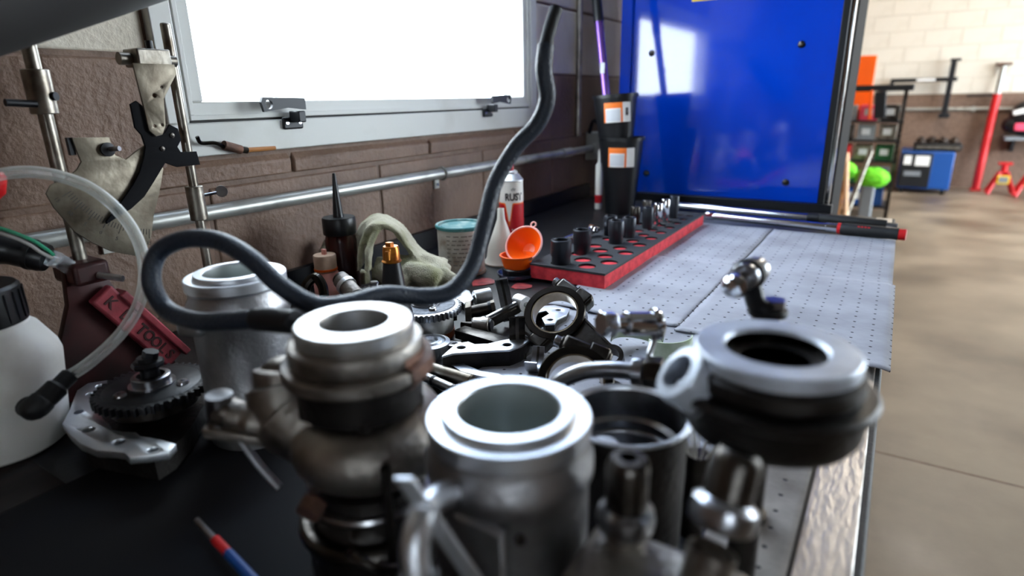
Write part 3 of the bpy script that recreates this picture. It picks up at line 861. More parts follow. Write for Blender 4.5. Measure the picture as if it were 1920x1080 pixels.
# block with two studs at the bottom edge
blk = thing('stud_block', 'pale cast block with two tall collared studs, bottom right foreground', 'engine part', (-0.080, 0.255, 0.9035))
MB().box((-0.040, -0.030, 0), (0.052, 0.026, 0.108)).build('body', 'alu_dull', blk, bevel=0.008)
def stud(x, y, dx, dy, top, s, cz):
    ax = Vector((dx, dy, 1)).normalized()
    o = Vector((x, y, 0.105))
    L = top - 0.105
    MB().lathe([(0, 0), (0.0115 * s, 0), (0.0120 * s, L * 0.30)], o, ax, n=24).build('stud', 'alu_dull', blk)
    MB().lathe([(0.012 * s, L * cz), (0.0155 * s, L * cz + 0.002), (0.0165 * s, L * cz + 0.007), (0.0155 * s, L * cz + 0.013), (0.0118 * s, L * cz + 0.016)], o, ax, n=28).build('collar', 'steel', blk)
    MB().lathe([(0.0118 * s, L * cz + 0.014), (0.0118 * s, L - 0.006), (0.0108 * s, L - 0.002), (0.009 * s, L), (0.005 * s, L), (0.0045 * s, L - 0.012), (0, L - 0.012)], o, ax, n=28).build('head', 'steel_dark', blk)
stud(-0.019, 0.016, 0.0, 0.0, 0.160, 1.0, 0.16)
stud(0.028, 0.002, 0.10, 0.36, 0.180, 1.05, 0.46)

# bright bent tube left of the near housing
bt = thing('bent_tube', 'short bent bright steel tube beside the nearest housing, bottom centre', 'tube', (-0.25, 0.19, 0.9004))
MB().tube([(-0.1814, 0.2176, 1.0436), (-0.1790, 0.2027, 1.0496), (-0.1747, 0.1869, 1.0499), (-0.1724, 0.1783, 1.0395), (-0.1686, 0.1751, 1.0245), (-0.1657, 0.1760, 1.0053), (-0.1677, 0.1782, 0.9483)], 0.0075, n=16).build('tube', 'alu_machined', bt, world=True)
MB().lathe([(0.0070, 0.0), (0.0095, 0.001), (0.0095, 0.006), (0.0070, 0.007)], (-0.1681, 0.1749, 1.0232), (0.0, 0.1, 1.0), n=20).build('collar', 'steel', bt, world=True)
bs = thing('bearing_strip', 'narrow bright metal strip leaning between bent tube and nearest housing', 'strip', (-0.226, 0.21, 0.9004))
MB().obox((-0.1633, 0.1966, 1.0299), (0.4, 0.3, -1), (0.85, 0.53, 0), (-0.53, 0.85, 0), 0.10, 0.010, 0.003).build('strip', 'alu_machined', bs, world=True, bevel=0.001)

# bent pipe with banjo fitting
pp = thing('banjo_pipe', 'bent steel oil pipe with hex nut and banjo fitting behind the cup', 'pipe', (-0.19, 0.45, 0.9035))
MB().tube([(-0.2543, 0.4248, 0.9576), (-0.2417, 0.4230, 0.9815), (-0.2263, 0.4297, 1.0065), (-0.2057, 0.4356, 1.0204), (-0.1827, 0.4400, 1.0265), (-0.1561, 0.4452, 1.0287)], 0.0075, n=18).build('pipe', 'steel', pp, world=True)
MB().cyl((-0.1613, 0.4441, 1.0279), (-0.1513, 0.4447, 1.0291), 0.0125, n=20).build('sleeve', 'steel', pp, world=True, bevel=0.001)
MB().cyl((-0.1513, 0.4447, 1.0291), (-0.1369, 0.4468, 1.0302), 0.0145, n=6).build('hex_nut', 'steel_dark', pp, world=True, bevel=0.001)
MB().cyl((-0.1369, 0.4468, 1.0302), (-0.1226, 0.4462, 1.0310), 0.0095, n=18).build('union', 'alu_dull', pp, world=True)
MB().cyl((-0.1280, 0.4453, 1.0310), (-0.1242, 0.4442, 1.0315), 0.0125, n=18).build('seal', 'black_rubber', pp, world=True)
MB().tube([(-0.1452, 0.4478, 1.0336), (-0.1514, 0.4539, 1.0405), (-0.1520, 0.4646, 1.0501), (-0.1520, 0.4714, 1.0585)], 0.0028, n=8).build('strap', 'steel', pp, world=True)
MB().ring((-0.1538, 0.4732, 1.0629), (0.7, 0.75, 0.05), 0.0115, 0.0030, n=28, m=8).build('banjo_ring', 'chrome', pp, world=True)
MB().cyl((-0.1726, 0.4493, 1.0674), (-0.1558, 0.4708, 1.0634), 0.0105, n=20).build('banjo_body', 'chrome', pp, world=True, bevel=0.001)
MB().cyl((-0.1799, 0.4392, 1.0694), (-0.1714, 0.4511, 1.0670), 0.0070, n=16).build('banjo_neck', 'chrome', pp, world=True)
MB().cyl((-0.1867, 0.4305, 1.0711), (-0.1795, 0.4405, 1.0691), 0.0115, n=6).build('banjo_head', 'chrome', pp, world=True, bevel=0.001)

# curved pale ring piece on the dirty pad
rg = MB().ring((-0.055, 0.30, 0.925), (0.9, -0.42, 0.05), 0.020, 0.0035, n=24, m=10)
tag(rg.build('plastic_ring', 'pale_green'), 'pale plastic ring standing below the flanged hub', 'ring')

# black hose
hose = thing('rubber_hose', 'long black braided rubber hose looping up across the bench', 'hose', (-0.42, 0.35, 1.09))
HP = [(-0.4081, 0.2648, 1.0891), (-0.4328, 0.2600, 1.0848), (-0.4734, 0.2565, 1.0780), (-0.5166, 0.2553, 1.0813), (-0.5310, 0.2548, 1.1045), (-0.5298, 0.2642, 1.1277), (-0.5074, 0.2767, 1.1398), (-0.4727, 0.2865, 1.1402), (-0.4388, 0.2909, 1.1280),
      (-0.4109, 0.2949, 1.1080), (-0.3846, 0.3057, 1.0921), (-0.3700, 0.3263, 1.0893), (-0.3585, 0.3587, 1.0901), (-0.3436, 0.3898, 1.0815), (-0.3278, 0.4125, 1.0826), (-0.3204, 0.4369, 1.1019), (-0.3219, 0.4613, 1.1368), (-0.3244, 0.4851, 1.1714),
      (-0.3131, 0.5041, 1.2030), (-0.2927, 0.5134, 1.2266), (-0.2834, 0.5154, 1.2492), (-0.2847, 0.5117, 1.2749), (-0.2862, 0.5186, 1.2958)]
MB().tube(HP, 0.0078, n=16, sub=10).build('hose', 'hose_rubber', hose, world=True)
MB().tube([(-0.4054, 0.2654, 1.0894), (-0.3568, 0.2651, 1.0959)], 0.0092, n=16, sub=4).build('ferrule', 'black_metal', hose, world=True, bevel=0.001)
MB().tube([(-0.2864, 0.5180, 1.2944), (-0.2865, 0.5262, 1.3099), (-0.2857, 0.5372, 1.3280)], 0.0062, n=14).build('end_pipe', 'black_rubber', hose, world=True)

# ------------------------------------------------------------------ red alignment gauge against the wall (plane x = -0.83)
XG = -0.83
gauge = thing('rod_gauge', 'old red alignment gauge with steel rods and a scale plate against the wall', 'gauge', (XG, 0.36, 0.9010))
def gplate(name, m, loops, x, th, parent=gauge, bevel=0.0004, bump=None):
    me = plate_mesh(loops, th, bevel)
    place(me, basis((x, 0, 0), (0, 1, 0), (0, 0, 1), (1, 0, 0)))
    off = Vector(gauge.location)
    place(me, Matrix.Translation(-off))
    return link_mesh(name, me, m, parent)
# red stand: web plate, slanted beam, feet
gplate('stand_web', 'tool_red_dark', [[(0.300, 1.066), (0.338, 1.060), (0.352, 1.02), (0.405, 0.9010), (0.250, 0.9010), (0.268, 0.955), (0.295, 1.02)]], XG - 0.004, 0.012)
MB().obox((XG + 0.018, 0.362, 0.9715), (0, 0.098, -0.158), (1, 0, 0), (0, 0.158, 0.098), 0.137, 0.014, 0.030).build('beam', 'tool_red', gauge, world=True, bevel=0.003)
MB().obox((XG + 0.018, 0.381, 0.972), (0, 0.098, -0.158), (1, 0, 0), (0, 0.158, 0.098), 0.126, 0.024, 0.010).build('beam_flange', 'tool_red', gauge, world=True, bevel=0.002)
MB().box((XG - 0.03, 0.300, 1.045), (XG + 0.03, 0.340, 1.072)).build('rod_socket', 'tool_red_dark', gauge, world=True, bevel=0.005)
MB().cyl((XG + 0.03, 0.325, 1.055), (XG + 0.055, 0.340, 1.050), 0.004, n=10).build('set_screw', 'steel', gauge, world=True)
bx_ = Vector((0, 0.098, -0.158)).normalized(); up_ = Vector((0, 0.158, 0.098)).normalized()
for k, ch in enumerate('K D TOOLS'):
    if ch == ' ': continue
    c0 = Vector((XG + 0.0255, 0.362, 0.9715)) + bx_ * (-0.053 + k * 0.0135) - up_ * 0.001
    me = text_mesh(ch, 0.019, 0.0007, bold=0.0004)
    place(me, basis(c0 - Vector(gauge.location), bx_, up_, (1, 0, 0)))
    link_mesh('letter', me, 'tool_red_dark', gauge)
# rods and sleeves
MB().cyl((XG, 0.322, 1.05), (XG, 0.322, 1.40), 0.0075, n=20).build('rod', 'steel_worn', gauge, world=True)
MB().cyl((XG, 0.480, 0.905), (XG, 0.480, 1.352), 0.0062, n=20).build('rod', 'steel_worn', gauge, world=True, bevel=0.002)
s1 = MB().cyl((XG, 0.322, 1.243), (XG, 0.322, 1.291), 0.0135, n=24).build('sleeve', 'steel_worn', gauge, world=True, bevel=0.001)
MB().cyl((XG + 0.012, 0.330, 1.262), (XG + 0.0145, 0.3315, 1.262), 0.0048, n=14).build('set_hole', 'black_metal', s1, loc=tuple(-Vector(gauge.location)))
MB().cyl((XG + 0.01, 0.312, 1.254), (XG + 0.012, 0.283, 1.256), 0.0040, n=12).build('handle', 'black_metal', s1, loc=tuple(-Vector(gauge.location)))
s2 = MB().cyl((XG, 0.480, 1.093), (XG, 0.480, 1.141), 0.0115, n=24).build('sleeve', 'steel_worn', gauge, world=True, bevel=0.001)
MB().cyl((XG + 0.004, 0.488, 1.127), (XG + 0.010, 0.506, 1.129), 0.0022, n=10).build('screw_stem', 'steel', s2, loc=tuple(-Vector(gauge.location)))
MB().lathe([(0, -0.0012), (0.008, -0.001), (0.0085, 0), (0.008, 0.001), (0, 0.0012)], (XG + 0.012, 0.513, 1.130), (1, -0.3, 0.3), n=18).build('thumb_screw', 'steel', s2, loc=tuple(-Vector(gauge.location)))
# foot under the second rod
MB().box((XG - 0.025, 0.455, 0.9010), (XG + 0.025, 0.505, 0.912)).build('foot', 'tool_red_dark', gauge, world=True, bevel=0.003)
# scale plate
outer = [(0.338, 1.216), (0.378, 1.214), (0.381, 1.192), (0.392, 1.186), (0.408, 1.196), (0.424, 1.205), (0.436, 1.170), (0.425, 1.140), (0.412, 1.112), (0.404, 1.086), (0.395, 1.070), (0.380, 1.064),
         (0.353, 1.076), (0.335, 1.090), (0.318, 1.108), (0.303, 1.140), (0.299, 1.156), (0.305, 1.165), (0.325, 1.172), (0.336, 1.180), (0.342, 1.188), (0.340, 1.200)]
sp = gplate('scale_plate', 'plate_old', [outer], XG + 0.010, 0.003)
MB().box((XG + 0.004, 0.334, 1.196), (XG + 0.010, 0.340, 1.216)).build('clip', 'black_metal', gauge, world=True)
MB().lathe([(0, 0), (0.008, 0), (0.0085, 0.004), (0, 0.006)], (XG + 0.013, 0.372, 1.200), (1, 0.1, 0), n=16).build('knob', 'black_metal', gauge, world=True)
MB().cyl((XG + 0.013, 0.372, 1.200), (XG + 0.03, 0.379, 1.201), 0.003, n=10).build('knob_stud', 'steel', gauge, world=True)
ctr = Vector((0.425, 1.205))                       # swing centre of the pointer
offg = -Vector(gauge.location)
for k in range(31):
    a = math.radians(206 + k * 1.75)
    r0 = 0.112; r1 = r0 + (0.012 if k % 5 == 0 else 0.007)
    p0 = ctr + Vector((math.cos(a), math.sin(a))) * r0; p1 = ctr + Vector((math.cos(a), math.sin(a))) * r1
    mb = MB().obox((XG + 0.0132, (p0.x + p1.x) / 2, (p0.y + p1.y) / 2), (0, p1.x - p0.x, p1.y - p0.y), (1, 0, 0), (0, -(p1.y - p0.y), p1.x - p0.x), r1 - r0, 0.0003, 0.0007)
    mb.build('tick', 'ink', sp, loc=tuple(offg))
    if k % 5 == 0:
        q = ctr + Vector((math.cos(a), math.sin(a))) * 0.1305
        me = text_mesh(str(abs(15 - k)), 0.0062, 0.0001)
        place(me, basis((XG + 0.0133, q.x, q.y), (0, -math.sin(a) * 1, math.cos(a)), (0, -math.cos(a), -math.sin(a)), (1, 0, 0)) )
        place(me, Matrix.Translation(offg))
        link_mesh('numeral', me, 'ink', sp)
# top bracket and its tapered plate
br = MB().box((XG - 0.012, 0.426, 1.296), (XG + 0.022, 0.468, 1.318)).build('clamp_block', 'steel_worn', gauge, world=True, bevel=0.002)
MB().cyl((XG + 0.004, 0.412, 1.306), (XG + 0.004, 0.482, 1.305), 0.0075, n=18).build('cross_bar', 'steel_worn', gauge, world=True)
MB().cyl((XG + 0.012, 0.448, 1.316), (XG + 0.012, 0.448, 1.328), 0.0042, n=12).build('clamp_screw', 'black_metal', gauge, world=True)
gplate('tapered_plate', 'plate_old', [[(0.418, 1.300), (0.470, 1.300), (0.470, 1.288), (0.448, 1.258), (0.444, 1.225), (0.438, 1.214), (0.429, 1.212), (0.422, 1.220), (0.421, 1.250)],
        circ((0.437, 1.262), 0.0028, 10), circ((0.448, 1.272), 0.0018, 8), circ((0.430, 1.225), 0.002, 8), circ((0.440, 1.226), 0.002, 8)], XG + 0.020, 0.003)
# black pointer lever
gplate('pointer', 'matte_black', [[(0.408, 1.252), (0.416, 1.256), (0.424, 1.248), (0.424, 1.222), (0.432, 1.212), (0.444, 1.216), (0.452, 1.226), (0.462, 1.220), (0.464, 1.206), (0.457, 1.197), (0.460, 1.190), (0.482, 1.189), (0.484, 1.171),
        (0.452, 1.171), (0.437, 1.178), (0.420, 1.158), (0.402, 1.138), (0.384, 1.126), (0.352, 1.112), (0.352, 1.115), (0.374, 1.136), (0.392, 1.155), (0.403, 1.170), (0.412, 1.188), (0.416, 1.200), (0.414, 1.215), (0.408, 1.224)],
        circ((0.436, 1.196), 0.0022, 8)], XG + 0.0148, 0.004, bevel=0.0006)
for (y, z) in ((0.436, 1.196), (0.452, 1.212)):
    MB().lathe([(0, 0.0022), (0.003, 0.0015), (0.0036, 0)], (XG + 0.0188, y, z), (1, 0, 0), n=12).build('rivet', 'steel_dark', gauge, world=True)

# ------------------------------------------------------------------ white bottle with elbow and clear tube
bot = thing('white_bottle', 'grubby white plastic bottle with black cap at the left edge', 'bottle', (-0.775, 0.190, 0.9012))
MB().lathe([(0, 0), (0.052, 0), (0.057, 0.004), (0.0590, 0.012), (0.0690, 0.096), (0.0670, 0.106), (0.0540, 0.130), (0.048, 0.135), (0.047, 0.141), (0, 0.141)], n=48).build('body', 'white_plastic', bot)
capm = MB()
capm.lathe([(0, 0.178), (0.045, 0.178), (0.0475, 0.175), (0.0485, 0.139), (0.0, 0.139)], n=40)
capm.build('cap', 'black_plastic', bot)
for k in range(56):
    a = 2 * PI * k / 56
    capm2 = MB().obox((0.0485 * math.cos(a), 0.0485 * math.sin(a), 0.157), (math.cos(a), math.sin(a), 0), (-math.sin(a), math.cos(a), 0), (0, 0, 1), 0.0016, 0.0022, 0.030)
    if k % 2 == 0: capm2.build('cap_rib', 'black_plastic', bot)
el = MB().tube([(-0.7361, 0.2009, 0.9590), (-0.6947, 0.1976, 0.9633), (-0.6919, 0.2081, 0.9699), (-0.6924, 0.2234, 0.9786), (-0.6951, 0.2368, 0.9856)], [0.0105, 0.0120, 0.0110, 0.0085, 0.0065], n=16)
el.build('elbow', 'black_rubber', bot, world=True)
tb = MB().tube([(-0.6941, 0.2330, 0.9837), (-0.6874, 0.2505, 0.9927), (-0.6725, 0.2741, 1.0139), (-0.6640, 0.2949, 1.0387), (-0.6597, 0.3083, 1.0673), (-0.6652, 0.3160, 1.0971), (-0.6790, 0.3175, 1.1245), (-0.6946, 0.3110, 1.1500), (-0.7142, 0.2998, 1.1700), (-0.7302, 0.2819, 1.1823), (-0.7443, 0.2627, 1.1881), (-0.7566, 0.2421, 1.1871), (-0.7738, 0.2162, 1.1799)], 0.0062, n=16)
ct = tb.build('clear_hose', 'clear_tube', None)
tag(ct, 'clear plastic tube curving up from the white bottle', 'tube')

# hanging electrical plug
pl = thing('wired_plug', 'black electrical plug with green and grey wires and clear tip at left', 'plug', (-0.8391, 0.2804, 1.0971))
MB().tube([(-0.8796, 0.2447, 1.1033), (-0.8595, 0.2659, 1.0928), (-0.8339, 0.2897, 1.0801)], [0.019, 0.0175, 0.016], n=20).build('body', 'black_plastic', pl, world=True)
MB().cyl((-0.8463, 0.2780, 1.0865), (-0.8425, 0.2811, 1.0849), 0.0185, n=20).build('collar', 'black_rubber', pl, world=True)
MB().tube([(-0.8272, 0.2887, 1.0825), (-0.8263, 0.2988, 1.0750), (-0.8165, 0.3070, 1.0637)], [0.010, 0.009, 0.0055], n=12).build('tip', 'clear_plastic', pl, world=True)
MB().tube([(-0.8547, 0.2340, 1.1323), (-0.8299, 0.2526, 1.1234), (-0.8127, 0.2707, 1.1095), (-0.8136, 0.2835, 1.0955), (-0.8164, 0.2906, 1.0859)], 0.0022, n=8).build('green_wire', 'wire_green', pl, world=True)
MB().tube([(-0.8538, 0.2325, 1.1267), (-0.8292, 0.2512, 1.1183), (-0.8146, 0.2678, 1.1049), (-0.8165, 0.2799, 1.0909), (-0.8169, 0.2889, 1.0824)], 0.0022, n=8).build('grey_wire', 'wire_grey', pl, world=True)
kn = MB().lathe([(0, -0.014), (0.010, -0.013), (0.013, -0.008), (0.013, 0.008), (0.010, 0.013), (0, 0.014)], (-0.7888, 0.2423, 1.1758), (0.3, 0.2, 1), n=18)
tag(kn.build('red_ball', 'red_paint'), 'rounded red ball at the left edge beside the clear tube', 'ball')

# ------------------------------------------------------------------ timing cover plate with black sprocket
blk2 = thing('cover_casting', 'dark casting with scalloped bright flange and bolt holes under the black sprocket', 'engine part', (-0.66, 0.27, 0.905))
fl = [(-0.754, 0.253), (-0.728, 0.238), (-0.700, 0.219), (-0.668, 0.213), (-0.640, 0.210), (-0.612, 0.212), (-0.596, 0.220), (-0.585, 0.224), (-0.572, 0.222), (-0.560, 0.232), (-0.548, 0.246), (-0.556, 0.258),
      (-0.572, 0.256), (-0.590, 0.252), (-0.602, 0.248), (-0.614, 0.250), (-0.626, 0.244), (-0.640, 0.240), (-0.656, 0.244), (-0.672, 0.246), (-0.690, 0.250), (-0.700, 0.256), (-0.712, 0.262), (-0.726, 0.272), (-0.738, 0.288), (-0.752, 0.300), (-0.770, 0.296), (-0.782, 0.280), (-0.772, 0.264)]
hl = [circ((-0.748, 0.268), 0.0055, 12), circ((-0.712, 0.240), 0.0055, 12), circ((-0.662, 0.228), 0.0058, 12), circ((-0.610, 0.231), 0.0058, 12), circ((-0.566, 0.241), 0.005, 12), circ((-0.762, 0.284), 0.005, 12)]
me = plate_mesh([fl] + hl, 0.008, 0.0006)
place(me, Matrix.Translation(Vector((0, 0, 0.926)) - Vector(blk2.location)))
link_mesh('flange', me, 'alu_machined', blk2)
me = plate_mesh([[(-0.745, 0.254), (-0.640, 0.213), (-0.556, 0.236), (-0.560, 0.255), (-0.585, 0.288), (-0.630, 0.335), (-0.690, 0.350), (-0.745, 0.335), (-0.770, 0.290)]], 0.021)
place(me, Matrix.Translation(Vector((0, 0, 0.9055)) - Vector(blk2.location)))
link_mesh('body', me, 'cast_black', blk2)

def gear_outline(r, n, h, frac=0.55):
    pts = []
    for k in range(n):
        for t, rr in ((0.0, r - h), (0.22, r - h), (0.36, r), (0.64, r), (0.78, r - h)):
            a = 2 * PI * (k + t) / n
            pts.append((rr * math.cos(a), rr * math.sin(a)))
    return pts

def sprocket(name, label, loc, r, n, m_gear, m_face, m_body, body_h, rot=(0, 0, 0), bolts=3, shaft=None, th=0.009, hub=True):
    t = thing(name, label, 'sprocket', loc, rot, 'cam sprockets')
    me = plate_mesh([gear_outline(r, n, r * 0.075), circ((0, 0), r * 0.22, 24)], th, 0.0004)
    place(me, Matrix.Translation((0, 0, body_h)))
    link_mesh('gear_ring', me, m_gear, t)
    MB().lathe([(r * 0.2, body_h + th + 0.0012), (r * 0.80, body_h + th + 0.0012), (r * 0.83, body_h + th), (r * 0.86, body_h + th - 0.001)], n=48).build('face_plate', m_face, t)
    MB().lathe([(0, 0), (r * 0.72, 0), (r * 0.76, 0.003), (r * 0.76, body_h), (0, body_h)], n=48).build('drum', m_body, t)
    zt = body_h + th + 0.001
    if hub:
        MB().lathe([(r * 0.12, zt), (r * 0.40, zt), (r * 0.40, zt + 0.002), (r * 0.33, zt + 0.002), (r * 0.33, zt + 0.010), (r * 0.30, zt + 0.011), (r * 0.24, zt + 0.011), (r * 0.23, zt + 0.003), (r * 0.12, zt + 0.003)], n=36).build('hub_ring', 'steel', t)
    for k in range(bolts):
        a = 2 * PI * k / bolts + 0.55
        c = (r * 0.58 * math.cos(a), r * 0.58 * math.sin(a), zt)
        MB().lathe([(0, 0.001), (0.0022, 0.001), (0.0026, 0.0036), (0.0052, 0.0036), (0.0060, 0.0026), (0.0064, 0.0)], c, n=18).build('bolt', 'steel', t)
    if shaft:
        MB().lathe([(0, zt - 0.004), (shaft[0], zt - 0.004), (shaft[0], zt + shaft[1]), (shaft[0] * 0.8, zt + shaft[1] + 0.002), (0, zt + shaft[1] + 0.002)], n=20).build('shaft', m_gear, t)
    return t
sk = sprocket('cam_sprocket', 'black toothed sprocket with ball bearing hub beside the white bottle', (-0.652, 0.292, 0.9345), 0.058, 44, 'black_metal', 'black_metal', 'steel_dark', 0.016, shaft=(0.0095, 0.020))
MB().lathe([(0.0, 0.047), (0.012, 0.046), (0.0155, 0.047), (0.0165, 0.050), (0.0150, 0.053), (0.011, 0.054), (0.010, 0.058), (0, 0.058)], n=9).build('shaft_nut', 'black_metal', sk)
MB().cyl((0.002, 0.002, 0.055), (0.004, 0.004, 0.064), 0.008, n=7).build('shaft_tip', 'black_metal', sk)

# dark screwdriver lying at the bottom left
sd = thing('screwdriver', 'slim blue-handled screwdriver lying in shadow at bottom left', 'screwdriver', (-0.42, 0.21, 0.9055))
MB().cyl((-0.465, 0.2195, 0.9085), (-0.428, 0.2130, 0.9085), 0.0028, n=12).build('shaft', 'steel', sd, world=True)
MB().cyl((-0.428, 0.2130, 0.9095), (-0.405, 0.2090, 0.9095), 0.0038, n=12).build('ferrule', 'red_paint', sd, world=True)
MB().cyl((-0.405, 0.2090, 0.9095), (-0.330, 0.1960, 0.9095), 0.0040, n=12).build('handle', 'welder_blue', sd, world=True, bevel=0.001)

# old brush tool on the window sill
ob = thing('sill_tool', 'small rusty tool with yellow wooden handle lying on the window sill', 'tool', (-0.945, 0.63, 1.172))
MB().tube([(-0.935, 0.560, 1.202), (-0.936, 0.566, 1.192), (-0.936, 0.590, 1.190), (-0.938, 0.610, 1.180)], 0.0032, n=8).build('hook', 'steel_oily', ob, world=True)
MB().cyl((-0.938, 0.605, 1.186), (-0.940, 0.636, 1.176), 0.0075, n=12).build('ferrule', 'rust', ob, world=True)
MB().cyl((-0.940, 0.634, 1.177), (-0.941, 0.648, 1.174), 0.0058, n=10).build('collar', 'steel_oily', ob, world=True)
MB().cyl((-0.941, 0.646, 1.1745), (-0.943, 0.706, 1.1735), 0.0042, 0.0035, n=10).build('handle', 'wood_handle', ob, world=True)

# ------------------------------------------------------------------ engine parts in the middle of the bench
def dims(p): return (p[0], p[1])
g1 = sprocket('cam_sprocket', 'steel toothed sprocket with upright pin beside the pink bottle', (-0.700, 0.680, 0.9004), 0.064, 52, 'steel', 'steel_grain', 'steel_dark', 0.032, shaft=(0.0075, 0.022), rot=(0, 0, 0.4))
g2 = sprocket('cam_sprocket', 'steel toothed sprocket with orange-stained drum, right of the black oil bottle', (-0.581, 0.668, 0.9004), 0.055, 44, 'steel', 'steel_grain', 'alu_turned', 0.038, rot=(0, 0, 1.0), th=0.011)
MB().lathe([(0.036, 0.0), (0.0425, 0.0), (0.0428, 0.010), (0.036, 0.010)], n=40).build('stained_band', 'orange_stain', g2)
MB().box((0.036, -0.020, 0.022), (0.0428, -0.010, 0.032)).build('notch', 'steel_dark', g2)

def flat_part(name, label, cat, outline, holes, z0, z1, m, sidem=None, group=None, hr=0.005):
    c = Vector((sum(p[0] for p in outline) / len(outline), sum(p[1] for p in outline) / len(outline), z0))
    t = thing(name, label, cat, c, group=group)
    loops = [[(p[0] - c.x, p[1] - c.y) for p in outline]] + [circ((h[0] - c.x, h[1] - c.y), hr, 14) for h in holes]
    top = plate_mesh(loops, 0.003, 0.0004)
    place(top, Matrix.Translation((0, 0, z1 - z0 - 0.003)))
    link_mesh('machined_face', top, m, t)
    cx = sum(p[0] for p in loops[0]) / len(loops[0]); cy = sum(p[1] for p in loops[0]) / len(loops[0])
    body = plate_mesh([[(cx + (p[0] - cx) * 0.985, cy + (p[1] - cy) * 0.985) for p in loops[0]]] + loops[1:], z1 - z0 - 0.003, 0.0)
    link_mesh('casting', body, sidem or 'cast_black', t)
    for q in loops[1:]:
        pass
    return t
GR = 'bright engine bracket plates'
ZP = 0.932
flat_part('bracket_plate', 'curved aluminium bracket plate with bright top edge in front of the connecting rod', 'engine part',
          [(-0.4658, 0.5601, 0.9300), (-0.4587, 0.5760, 0.9300), (-0.4423, 0.5894, 0.9300), (-0.4174, 0.6095, 0.9300), (-0.3998, 0.6216, 0.9300), (-0.3930, 0.6421, 0.9300), (-0.3937, 0.6677, 0.9300), (-0.3998, 0.6917, 0.9300), (-0.4143, 0.7075, 0.9300), (-0.4254, 0.7063, 0.9300), (-0.4254, 0.6868, 0.9300), (-0.4171, 0.6589, 0.9300), (-0.4273, 0.6443, 0.9300), (-0.4370, 0.6257, 0.9300), (-0.4519, 0.6152, 0.9300), (-0.4652, 0.6185, 0.9300), (-0.4755, 0.6040, 0.9300)],
          [(-0.4612, 0.5971, 0.9300), (-0.4120, 0.6356, 0.9300), (-0.4129, 0.6914, 0.9300)], 0.9045, 0.930, 'alu_machined', group=GR, hr=0.0065)
flat_part('bracket_plate', 'aluminium bracket plate with bolt holes seen through the connecting rod ring', 'engine part',
          [(-0.4755, 0.7901, 0.9200), (-0.4669, 0.8190, 0.9200), (-0.4462, 0.8365, 0.9200), (-0.4173, 0.8343, 0.9200), (-0.4079, 0.8046, 0.9200), (-0.4115, 0.7804, 0.9200), (-0.4063, 0.7619, 0.9200), (-0.4180, 0.7528, 0.9200), (-0.4349, 0.7728, 0.9200), (-0.4340, 0.7957, 0.9200), (-0.4459, 0.8066, 0.9200), (-0.4530, 0.7910, 0.9200), (-0.4552, 0.7726, 0.9200)],
          [(-0.4297, 0.8185, 0.9200), (-0.4198, 0.7731, 0.9200)], 0.9045, 0.920, 'alu_machined', group=GR)
flat_part('bracket_plate', 'flat bright gasket plate lying near the glove', 'engine part',
          [(-0.6747, 0.7797, 0.9150), (-0.6923, 0.8240, 0.9150), (-0.6762, 0.8517, 0.9150), (-0.6276, 0.8445, 0.9150), (-0.5938, 0.8106, 0.9150), (-0.5949, 0.7836, 0.9150), (-0.6326, 0.8028, 0.9150), (-0.6453, 0.7822, 0.9150)],
          [(-0.6733, 0.8269, 0.9150)], 0.9005, 0.915, 'alu_machined', group=GR)
flat_part('bracket_plate', 'dark angular rail lying between the sprocket and the bright bracket', 'engine part',
          [(-0.5276, 0.6678, 0.9150), (-0.5240, 0.6901, 0.9150), (-0.4393, 0.6837, 0.9150), (-0.4365, 0.6580, 0.9150)], [], 0.9045, 0.918, 'steel_dark', group=GR)
# round ported cover with ears, beside the rusty pump
cv = thing('round_cover', 'small round bright cover with bolt ears beside the sprocket', 'engine part', (-0.5307, 0.6123, 0.9005))
MB().lathe([(0, 0), (0.030, 0), (0.030, 0.018), (0.024, 0.020), (0.022, 0.018), (0.019, 0.018), (0.018, 0.021), (0.013, 0.021), (0.012, 0.016), (0, 0.016)], n=36).build('disc', 'alu_machined', cv)
for a in (0.5, 2.6, 4.7):
    me = plate_mesh([circ((0.036 * math.cos(a), 0.036 * math.sin(a)), 0.011, 16), circ((0.037 * math.cos(a), 0.037 * math.sin(a)), 0.004, 12)], 0.016, 0.0005)
    link_mesh('ear', me, 'steel', cv)

# bushings, bolt, rocker, pin
bu = thing('bushing', 'hollow grey bushing lying left of the rocker arm', 'bushing', (-0.5908, 0.8292, 0.9120))
MB().lathe([(0.0055, 0), (0.0125, 0.0), (0.0130, 0.001), (0.0130, 0.030), (0.0055, 0.030), (0.0055, 0)], (-0.006, -0.012, 0.002), (0.55, 0.8, 0.05), n=24).build('sleeve', 'alu_turned', bu)
MB().lathe([(0.0054, 0.028), (0.0054, 0.004), (0, 0.004)], (-0.006, -0.012, 0.002), (0.55, 0.8, 0.05), n=16).build('bore', 'black_metal', bu)
bo = thing('plunger', 'dark cylindrical plunger with flat brown hex end beside the sprocket', 'plunger', (-0.5451, 0.7681, 0.9120))
A = Vector((-0.5497, 0.7372, 0.9200)); B = Vector((-0.5228, 0.7565, 0.9260))
MB().cyl(A, B, 0.0105, n=24).build('barrel', 'steel_dark', bo, world=True)
MB().cyl(A.lerp(B, .95), A.lerp(B, 1.10), 0.0115, n=24).build('groove', 'black_metal', bo, world=True)
MB().cyl(A.lerp(B, 1.10), A.lerp(B, 1.28), 0.0125, n=6).build('hex_end', 'steel_worn', bo, world=True)
MB().obox(A.lerp(B, -.05), (B - A), (0, 0, 1), (B - A).cross(Vector((0, 0, 1))), 0.010, 0.030, 0.030).build('foot_flange', 'steel_worn', bo, world=True, bevel=0.001)
ra = thing('rocker_arm', 'grey rocker arm with pierced eye, left of the connecting rod', 'rocker arm', (-0.5097, 0.7949, 0.9050))
